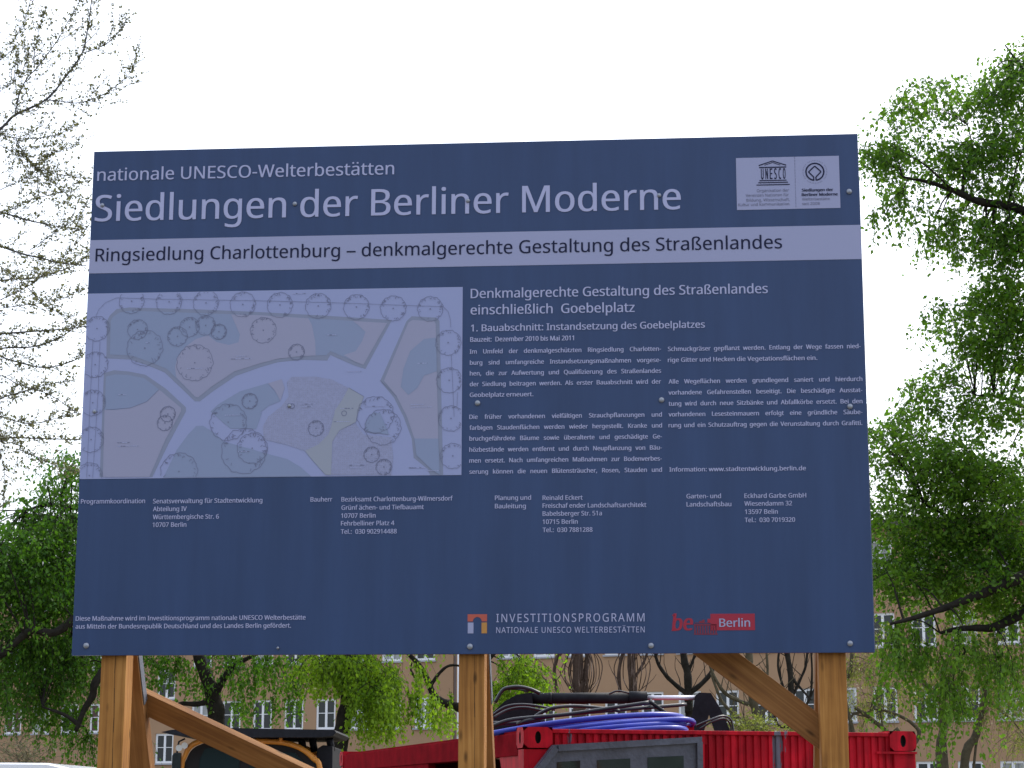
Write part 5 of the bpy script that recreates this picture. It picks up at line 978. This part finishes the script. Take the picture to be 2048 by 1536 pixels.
k30 = 30 / FPX
weeping('dark green weeping birch with a forked trunk, at the lower left of the board',
    [(432, 1640, .15), (432, 1480, .12), (428, 1400, .1), (412, 1350, .1), (395, 1300, .08), (380, 1150, .07), (390, 1000, .04)],
    [[(428, 1395, .07), (445, 1360, .05), (470, 1330, .04), (505, 1312, .03), (560, 1280, .015)],
     [(428, 1400, .05), (395, 1408, .045), (360, 1408, .04), (345, 1425, .02)],
     [(395, 1300, .08), (300, 1240, .08, -.5), (200, 1350, .075, -1), (185, 1392, .07, -1), (168, 1420, .06, -1), (152, 1462, .035, -1)],
     [(158, 1450, .035, -1), (130, 1430, .028, -1), (85, 1414, .015, -1)],
     [(300, 1240, .07, -.5), (180, 1225, .08, -1), (110, 1265, .08, -1.2), (60, 1262, .07, -1.2), (0, 1312, .06, -1.2), (-60, 1330, .04, -1.2)],
     [(385, 1150, .06), (250, 1050, .05), (120, 1010, .03), (50, 1020, .015)],
     [(385, 1120, .06), (500, 1020, .05), (560, 950, .02)]],
    [(130, 960, 50, 60, 1.3, 80, 1.5, (.5, .9)), (60, 1090, 90, 70, 1.8, 200, 1.5, (.5, 1.0)), (130, 1050, 70, 60, 1.6, 150, 1.5, (.5, 1)), (20, 1170, 110, 70, 1.8, 230, 1.5, (.5, 1)), (130, 1180, 90, 80, 1.8, 240, 1.5, (.5, 1.0)), (50, 1280, 110, 60, 1.6, 200, 2, (.5, 1.1)), (150, 1310, 80, 60, 1.4, 130, 2.4, (.5, 1.1)), (40, 1370, 90, 45, 1.2, 80, 2.6, (.5, 1.0)), (110, 1430, 50, 30, .8, 14, 3, (.5, .9)), (178, 1480, 10, 30, .3, 12, 3, (.5, .9)), (245, 1440, 14, 60, .3, 14, 3, (.6, 1)),
     (330, 1325, 60, 30, 1.2, 34, 2.4, (.4, .8)), (500, 1310, 90, 20, 1.2, 40, 2.6, (.4, .8)),
     (350, 1150, 200, 120, 2.2, 170, 1.6, (.6, 1.2)), (320, 1000, 160, 90, 2, 90, 1.5, (.6, 1.2)), (-120, 1150, 140, 130, 2, 120, 1.6, (.6, 1.2))],
    M['leaf_dark'], .056, dens=2.0, curtains=[(455, 620, 1300, 1370, 120, (40, 110)), (480, 600, 1380, 1420, 30, (30, 70)), (90, 200, 1380, 1430, 26, (30, 80)), (238, 256, 1370, 1420, 9, (60, 120)), (310, 420, 1310, 1370, 44, (30, 70)), (0, 100, 1370, 1420, 24, (30, 70)), (170, 190, 1420, 1450, 6, (40, 80))])
weeping('bright green weeping birch with a thick trunk, between the loader cab and the centre post',
    [(676, 1640, .15), (676, 1536, .13), (686, 1450, .12), (695, 1390, .1), (690, 1330, .09), (700, 1200, .07), (720, 1050, .03)],
    [[(694, 1395, .05), (730, 1398, .04), (760, 1385, .025)], [(690, 1340, .06), (640, 1270, .04), (600, 1200, .02)], [(695, 1330, .07), (770, 1250, .04), (840, 1200, .02)]],
    [(645, 1318, 40, 25, 1, 70, 2.2, (.4, .7)), (720, 1315, 70, 30, 1.2, 120, 2.2, (.4, .8)), (755, 1370, 40, 35, .9, 60, 2.6, (.4, .8)), (720, 1180, 160, 110, 2, 160, 1.6, (.6, 1.2)), (700, 1040, 120, 80, 1.6, 90, 1.5, (.6, 1.2))],
    M['leaf_bright'], .056, Y=29.0, dens=1.7, curtains=[(625, 690, 1310, 1350, 40, (30, 70)), (700, 800, 1320, 1390, 170, (50, 110)), (715, 805, 1390, 1430, 100, (40, 90)), (800, 850, 1320, 1390, 40, (40, 90)), (835, 905, 1380, 1420, 50, (30, 80))])
weeping('green weeping birch behind the centre post, with one bent bare limb on its near side',
    [(950, 1640, .14), (948, 1500, .13), (945, 1425, .11), (960, 1330, .1), (975, 1200, .07), (985, 1050, .03)],
    [[(945, 1424, .075), (915, 1414, .07), (885, 1404, .065), (868, 1392, .085), (855, 1360, .075), (838, 1330, .07), (818, 1308, .06), (790, 1270, .04), (760, 1230, .02)],
     [(862, 1370, .03), (880, 1345, .028), (900, 1331, .022), (930, 1333, .015)], [(836, 1366, .02), (822, 1340, .016), (824, 1325, .01)], [(965, 1330, .05), (1010, 1280, .04), (1060, 1230, .02)]],
    [(1040, 1335, 38, 25, 1, 90, 2.2, (.4, .8)), (1010, 1370, 28, 25, .8, 36, 2.6, (.4, .8)), (1068, 1345, 20, 20, .6, 22, 2.6, (.4, .7)), (985, 1180, 150, 110, 1.8, 150, 1.6, (.6, 1.2)), (985, 1030, 120, 90, 1.6, 90, 1.5, (.6, 1.2)), (1020, 1400, 16, 14, .4, 6, 2.6, (.3, .5))],
    M['leaf_bright'], .056, Y=31.0, dens=1.6, curtains=[(1000, 1080, 1300, 1350, 60, (20, 60)), (850, 910, 1395, 1420, 20, (20, 70))])

# budding tree reaching in from the upper left
Y = 14.0
T = Tree('budding_tree', 'nearly bare tree with tiny spring buds on upswept twigs, left of the board', gp(-420, Y))
T.limb([gp(-420, Y), at(-430, 1400, Y), at(-410, 900, Y), at(-430, 500, Y), at(-400, 0, Y), at(-420, -300, Y)], .17, .03, 12)
def zl(pts, s_=2.194, oy=0): return [(x / s_, oy + y / s_) for x, y in pts]
BR = []
def bl(pts, r0, r1, Yo=0.0, src=None, **kw):
    P_ = [at(x, y, Y + Yo) for x, y in pts]
    if src: P_ = [at(src[0], src[1], Y)] + P_
    BR.append((T.limb(P_, r0, r1, 6, 5), kw))
bl([(-200, 420), (-80, 310), (0, 258), (30, 230), (91, 200), (130, 155), (164, 106), (175, 60), (182, 9), (186, -40)], 0.0136, 0.0023, 0, (-430, 560))
bl([(91, 200), (120, 202), (150, 206), (180, 200), (210, 187), (238, 167), (260, 146), (270, 120), (272, 96)], 0.0043, 0.0017)
bl([(164, 106), (190, 98), (214, 87), (232, 70), (246, 55), (251, 40), (253, 27)], 0.0037, 0.0017)
bl([(30, 230), (36, 200), (41, 182), (55, 155), (73, 137), (95, 108), (114, 82), (135, 45), (158, 5), (165, -30)], 0.0056, 0.0019)
bl([(68, 140), (70, 100), (80, 55), (95, 10)], 0.0025, 0.0017)
bl([(-30, 265), (0, 269), (45, 278), (85, 275), (114, 269), (140, 258), (155, 246)], 0.0043, 0.0017)
bl([(32, 278), (42, 298), (55, 319), (75, 336), (100, 346), (140, 352), (180, 357)], 0.0037, 0.0017)
bl([(0, 290), (50, 318), (110, 370), (150, 400)], 0.0025, 0.0017)
bl([(-100, 400), (0, 424), (55, 440), (100, 450), (137, 456), (178, 460)], 0.0081, 0.0023, .2, (-420, 330))
bl([(-100, 460), (0, 492), (46, 508), (87, 517), (118, 526), (173, 531)], 0.0099, 0.0030, -.2, (-420, 420))
bl([(60, 500), (110, 465), (160, 430), (175, 400)], 0.0031, 0.0017, -.2)
bl([(-150, 590), (0, 561), (73, 556), (110, 545), (150, 530), (185, 500)], 0.0062, 0.0023, .3, (-420, 600))
bl([(-100, 680), (0, 668), (91, 661), (140, 657), (190, 650)], 0.0087, 0.0030, 0, (-420, 690))
bl([(-100, 720), (0, 697), (68, 693), (128, 670), (165, 640), (190, 620)], 0.0074, 0.0023, .2, (-420, 760))
bl([(0, 600), (60, 570), (120, 520), (170, 470)], 0.0037, 0.0017, .1)
bl([(0, 380), (60, 350), (100, 310), (150, 290), (160, 270)], 0.0031, 0.0017, .2)
bl([(0, 430), (60, 400), (120, 385), (160, 360)], 0.0031, 0.0017, .3)
bl([(0, 120), (20, 90), (50, 40), (60, 0)], 0.0031, 0.0017, .2, (-380, 400))
bl([(-20, 190), (20, 170), (50, 130), (60, 90)], 0.0025, 0.0017, .1)
bl([(-150, 900), (0, 877), (80, 877), (165, 880)], 0.0068, 0.0037, .3, (-420, 930))
bl([(-100, 810), (0, 833), (55, 847), (100, 840), (158, 822)], 0.0050, 0.0023, .1, (-420, 800))
bl([(0, 880), (40, 900), (76, 915), (120, 935), (160, 945)], 0.0037, 0.0017, .2, (-400, 800))
bl([(-60, 700), (20, 720), (90, 735), (150, 720), (168, 700)], .008, .002, .3, (-420, 690))
bl([(-60, 800), (20, 790), (90, 770), (150, 760)], .008, .002, -.1, (-420, 760))
bl([(-50, 740), (40, 770), (100, 790), (160, 830)], 0.0037, 0.0023, -.2, (-420, 700))
bl([(-50, 620), (50, 610), (120, 600), (175, 570)], 0.0037, 0.0017, -.3, (-420, 640))
bl([(-20, 520), (40, 560), (90, 610), (150, 640)], 0.0037, 0.0017, .4)
bl([(-20, 840), (0, 900), (10, 960), (5, 1020)], 0.0031, 0.0017, .2)
for k in range(26):
    z0 = rnd.uniform(2.6, 8.5); a_ = rnd.uniform(.55 * PI, 1.45 * PI); o_ = gp(-425, Y); o_.z = z0; L_ = rnd.uniform(1.2, 2.6) * (1.15 - z0 / 14)
    d_ = Vector((math.cos(a_), math.sin(a_), rnd.uniform(.2, .7)))
    BR.append((T.limb([o_, o_ + d_ * L_ * .4, o_ + d_ * L_ * .75 + Vector((0, 0, .12 * L_)), o_ + d_ * L_ + Vector((0, 0, .3 * L_))], .022, .004, 5, 5), {'far': 1}))
def budtwig(p, d, L, r, curl):
    pts = [p]; n = max(3, int(L / .05))
    for i in range(n):
        d = (d + Vector((rnd.gauss(0, .13), rnd.gauss(0, .13), curl / n))).normalized(); pts.append(pts[-1] + d * (L / n))
    T.w.tube([q - T.base for q in pts], [r * (1 - .5 * i / n) for i in range(n + 1)], 3, cap=False)
    for i in range(1, n + 1):
        for _ in range(rnd.choice((1, 2))):
            q = pts[i].lerp(pts[i - 1], rnd.random()); tn = rnd.uniform(.1, .9)
            for _k in range(rnd.choice((1, 2, 3))):
                T.lp.append((q.x + rnd.gauss(0, .006), q.y + rnd.gauss(0, .006), q.z + rnd.gauss(0, .006))); T.ld.append((rnd.gauss(0, 1), rnd.gauss(0, 1), rnd.gauss(.4, .8))); T.lt.append(tn)
    return pts, d
nb = list(BR)
for pts, kw in nb:
    Ln = sum((pts[i + 1] - pts[i]).length for i in range(len(pts) - 1)); acc = 0.0; nxt = .05; sd = 1
    for i in range(len(pts) - 1):
        seg = pts[i + 1] - pts[i]; acc += seg.length
        if not kw and pts[i].x < at(-140, 500, Y).x and rnd.random() < .93: nxt = acc + .02; continue
        while acc > nxt:
            nxt += rnd.uniform(.0075, .017) * (5 if kw else 1); sd = -sd
            f_ = nxt / Ln
            if rnd.random() < .5:      # a short spur with buds
                q = pts[i].lerp(pts[i + 1], rnd.random()); budtwig(q, Vector((rnd.gauss(0, 1), rnd.gauss(0, 1), rnd.gauss(.3, .8))), rnd.uniform(.03, .07), .0011, .3)
                continue
            dd = seg.normalized(); side = Vector((-dd.z, rnd.gauss(0, .6), dd.x)) * sd
            L_ = rnd.uniform(.10, .40) * (1.1 - .7 * min(f_, 1))
            tw, de = budtwig(pts[i], (dd * .9 + side * .7).normalized(), L_, .0019, .35)
            if L_ > .22:
                for _ in range(2):
                    j = rnd.randrange(1, len(tw) - 1); budtwig(tw[j], (de + Vector((rnd.gauss(0, .7), rnd.gauss(0, .7), rnd.gauss(.2, .5)))).normalized(), L_ * .45, .0012, .3)
T.done(M['twig'], M['leaf_bud'], .0165, width=.85)

# bare pruned trees in a row behind the container
def bare(label, pxs, limbs, Y, hang=0, seed=0, mat_='bark'):
    r_ = random.Random(seed)
    T = Tree('bare_tree', label, gp(pxs, Y), group='bare trees in a row behind the container')
    skel = []
    for L_ in limbs:
        P_ = [at(p[0], p[1], Y) for p in L_[0]]
        if len(L_) > 3 and L_[3]: P_ = [gp(pxs, Y)] + P_
        skel.append((T.limb(P_, L_[1], L_[2], 7, 4), L_))
    for pts, L_ in skel:
        for i in range(2, len(pts)):
            if r_.random() < .55:
                d = (pts[i] - pts[i - 1]).normalized(); v = (d * .5 + Vector((r_.gauss(0, .7), r_.gauss(0, .4), .45))).normalized()
                q = [pts[i]]; n = 6; LL = r_.uniform(.2, .7)
                for k in range(n):
                    v = (v + Vector((r_.gauss(0, .15), r_.gauss(0, .1), .12))).normalized(); q.append(q[-1] + v * LL / n)
                T.w.tube([x - T.base for x in q], [.010 - .001 * k for k in range(n + 1)], 4, cap=False)
    for k in range(hang):
        a = r_.uniform(-1, 1); top = at(pxs + a * 8, 1255, Y); w_ = a * 34 + r_.gauss(0, 5)
        q = [top, at(pxs + a * 18, 1290, Y + r_.gauss(0, .2)), at(pxs + w_, 1325 + r_.uniform(-10, 8), Y + r_.gauss(0, .3)), at(pxs + w_ * 1.05, 1352 + r_.uniform(-8, 8), Y + r_.gauss(0, .3)), at(pxs + w_ * .72, 1376 + r_.uniform(-6, 10), Y + r_.gauss(0, .3)), at(pxs + w_ * .35, 1388 + r_.uniform(-8, 12), Y)]
        T.w.tube([x - T.base for x in smooth(q[:r_.choice((5, 6, 6))], 4)], .009, 4, cap=False)
    tp = skel[0][0][-1]
    for k in range(9):
        v = Vector((r_.gauss(0, .55), r_.gauss(0, .55), 1)).normalized(); q = [tp + Vector((0, 0, -r_.uniform(0, .8)))]; LL = r_.uniform(1.0, 2.2)
        for j in range(6):
            v = (v + Vector((r_.gauss(0, .12), r_.gauss(0, .12), .1))).normalized(); q.append(q[-1] + v * LL / 6)
        T.w.tube([x - T.base for x in q], [.035 - .0045 * j for j in range(7)], 5, cap=False)
        for j in range(2, 7):
            for _ in range(2):
                u = (v + Vector((r_.gauss(0, .6), r_.gauss(0, .6), .1))).normalized(); w = [q[j], q[j] + u * .25, q[j] + u * .45 + Vector((0, 0, .1))]
                T.w.tube([x - T.base for x in w], [.010, .008, .005], 4, cap=False)
    T.done(M[mat_], M['leaf_bright'], .03)
Yb = 36.0
bare('bare pruned tree with hanging looped shoots, above the thick end of the black ram', 1163,
     [([(1160, 1470), (1157, 1380), (1155, 1320), (1150, 1250), (1155, 1120)], .13, .08, 1), ([(1170, 1400), (1172, 1340), (1182, 1270)], .06, .04), ([(1120, 1400), (1108, 1350), (1118, 1300), (1135, 1240)], .04, .025)], Yb, 20, 1, 'bark_brown')
bare('bare pruned tree with hanging looped shoots, above the middle of the black ram', 1266,
     [([(1270, 1470), (1266, 1380), (1262, 1320), (1264, 1250), (1258, 1120)], .085, .06, 1), ([(1266, 1360), (1285, 1330), (1300, 1290)], .03, .02), ([(1240, 1385), (1238, 1340), (1250, 1290)], .035, .03)], Yb, 13, 2, 'bark_brown')
bare('bare tree with upswept boughs, above the shiny ram rod and bracket', 1378,
     [([(1380, 1470), (1378, 1420), (1376.6, 1388), (1374.7, 1345), (1367, 1310), (1360, 1200)], .09, .06, 1), ([(1376, 1390), (1347, 1366), (1328, 1346), (1312, 1315), (1308, 1260)], .045, .025), ([(1378, 1388), (1406, 1365), (1425, 1340), (1428, 1310), (1422, 1250)], .05, .03), ([(1375, 1350), (1386, 1320), (1396, 1290)], .03, .02)], Yb, 0, 3)
bare('bare tree with upswept boughs, below the slanting timber brace', 1516,
     [([(1517, 1480), (1512, 1427), (1505, 1396), (1500, 1340), (1498, 1300), (1500, 1200)], .085, .06, 1), ([(1511, 1412), (1484, 1404), (1452, 1388), (1435, 1365), (1421, 1335), (1415, 1300)], .04, .022), ([(1510, 1462), (1478, 1437), (1446, 1406), (1430, 1370), (1422, 1345)], .035, .02), ([(1514, 1435), (1530, 1420), (1537, 1412), (1545, 1390)], .04, .03), ([(1506, 1400), (1525, 1380), (1535, 1350), (1533, 1300)], .03, .02)], Yb - 1, 0, 4, 'bark_olive')
bare('bare tree with many thin upright boughs, beside the strut of the post nearest the birch', 1588,
     [([(1588, 1480), (1584, 1455), (1582, 1380), (1580, 1340), (1574, 1300), (1570, 1200)], .06, .045, 1), ([(1583, 1455), (1558, 1452), (1548, 1428)], .03, .02), ([(1582, 1355), (1600, 1375), (1622, 1400)], .03, .015), ([(1582, 1400), (1600, 1360), (1612, 1330), (1615, 1290)], .028, .018), ([(1582, 1420), (1565, 1370), (1556, 1330), (1560, 1290)], .028, .018), ([(1588, 1440), (1618, 1400), (1624, 1350), (1622, 1300)], .025, .016)], Yb - .5, 0, 5)

# yellow-green garden trees at the lower right
def garden(label, base, stems, blobs, Y):
    T = Tree('willow_tree', label, gp(base, Y), group='yellow-green garden trees at the house wall')
    for pts, r0, r1 in stems: T.limb([gp(base, Y)] + [at(x, y, Y) for x, y in pts], r0, r1, 8)
    for px, py, rx, ry, n in blobs:
        c_, r_ = pxb(px, py, Y, rx, ry, 1.0); T.blob(c_, r_, n, 2.2, L=(.4, 1.0), spacing=.06, hang=.8, upd=.1, r=.004, connect=.4, spread=.05)
    T.done(M['bark_olive'], M['leaf_willow'], .05, width=.45)
garden('two-stemmed yellow-green tree before the tan wall, beyond the end of the red container', 1905,
    [([(1882, 1536), (1888, 1450), (1883, 1402), (1868, 1385), (1843, 1362), (1800, 1320)], .1, .03), ([(1888, 1500), (1884, 1410), (1900, 1370), (1905, 1300)], .07, .03), ([(1928, 1536), (1952, 1470), (1968, 1400), (1978, 1340), (2000, 1260)], .1, .03), ([(1960, 1440), (2010, 1430), (2048, 1470)], .03, .01)],
    [(1960, 1310, 80, 50, 220), (2020, 1370, 50, 60, 150), (1860, 1320, 60, 40, 110), (2040, 1460, 30, 40, 50), (1930, 1200, 160, 80, 120), (1980, 1420, 50, 40, 50), (1900, 1400, 60, 40, 50)], 38.0)
garden('crooked-stemmed yellow-green tree behind the corner of the red container', 1806,
    [([(1810, 1530), (1818, 1505), (1838, 1470), (1828, 1450), (1800, 1432), (1765, 1420), (1745, 1418)], .05, .02), ([(1800, 1490), (1782, 1470), (1745, 1440), (1710, 1415)], .05, .03), ([(1760, 1420), (1735, 1432), (1700, 1424), (1690, 1400)], .02, .012), ([(1700, 1470), (1745, 1420), (1765, 1360), (1775, 1330)], .025, .015), ([(1690, 1400), (1700, 1350), (1705, 1290)], .04, .03)],
    [(1730, 1330, 50, 40, 120), (1800, 1380, 50, 35, 60), (1720, 1400, 50, 30, 50), (1750, 1470, 60, 20, 40), (1770, 1260, 70, 40, 60)], 37.0)

# shrubs
def shrub(label, px, Y, blobs, leafm, size, stems=9):
    b0 = gp(px, Y); T = Tree('shrub', label, b0, cat='shrub')
    for k in range(stems):
        d = Vector((rnd.gauss(0, .35), rnd.gauss(0, .3), 1)).normalized(); T.limb([b0 + Vector((rnd.gauss(0, .2), rnd.gauss(0, .2), 0)), b0 + d * .9, b0 + d * 2.0], .018, .006, 5)
    for bx, by, rx, ry, n in blobs:
        c_, r_ = pxb(bx, by, Y, rx, ry, .7); T.blob(c_, r_, n, .4, L=(.25, .5), spacing=.05, hang=-.2, upd=.8, r=.004, connect=.6)
    T.done(M['bark_olive'], leafm, size)
shrub('greyish twiggy shrub behind the white van roof', 40, 26.0, [(40, 1520, 55, 28, 90), (-30, 1530, 40, 30, 40)], M['leaf_shrub'], .035, 16)
shrub('yellow-green shrub behind the folded crane bracket and red container', 1470, 34.0, [(1480, 1465, 70, 22, 120), (1560, 1462, 60, 22, 80), (1430, 1480, 30, 30, 30)], M['leaf_willow'], .05)
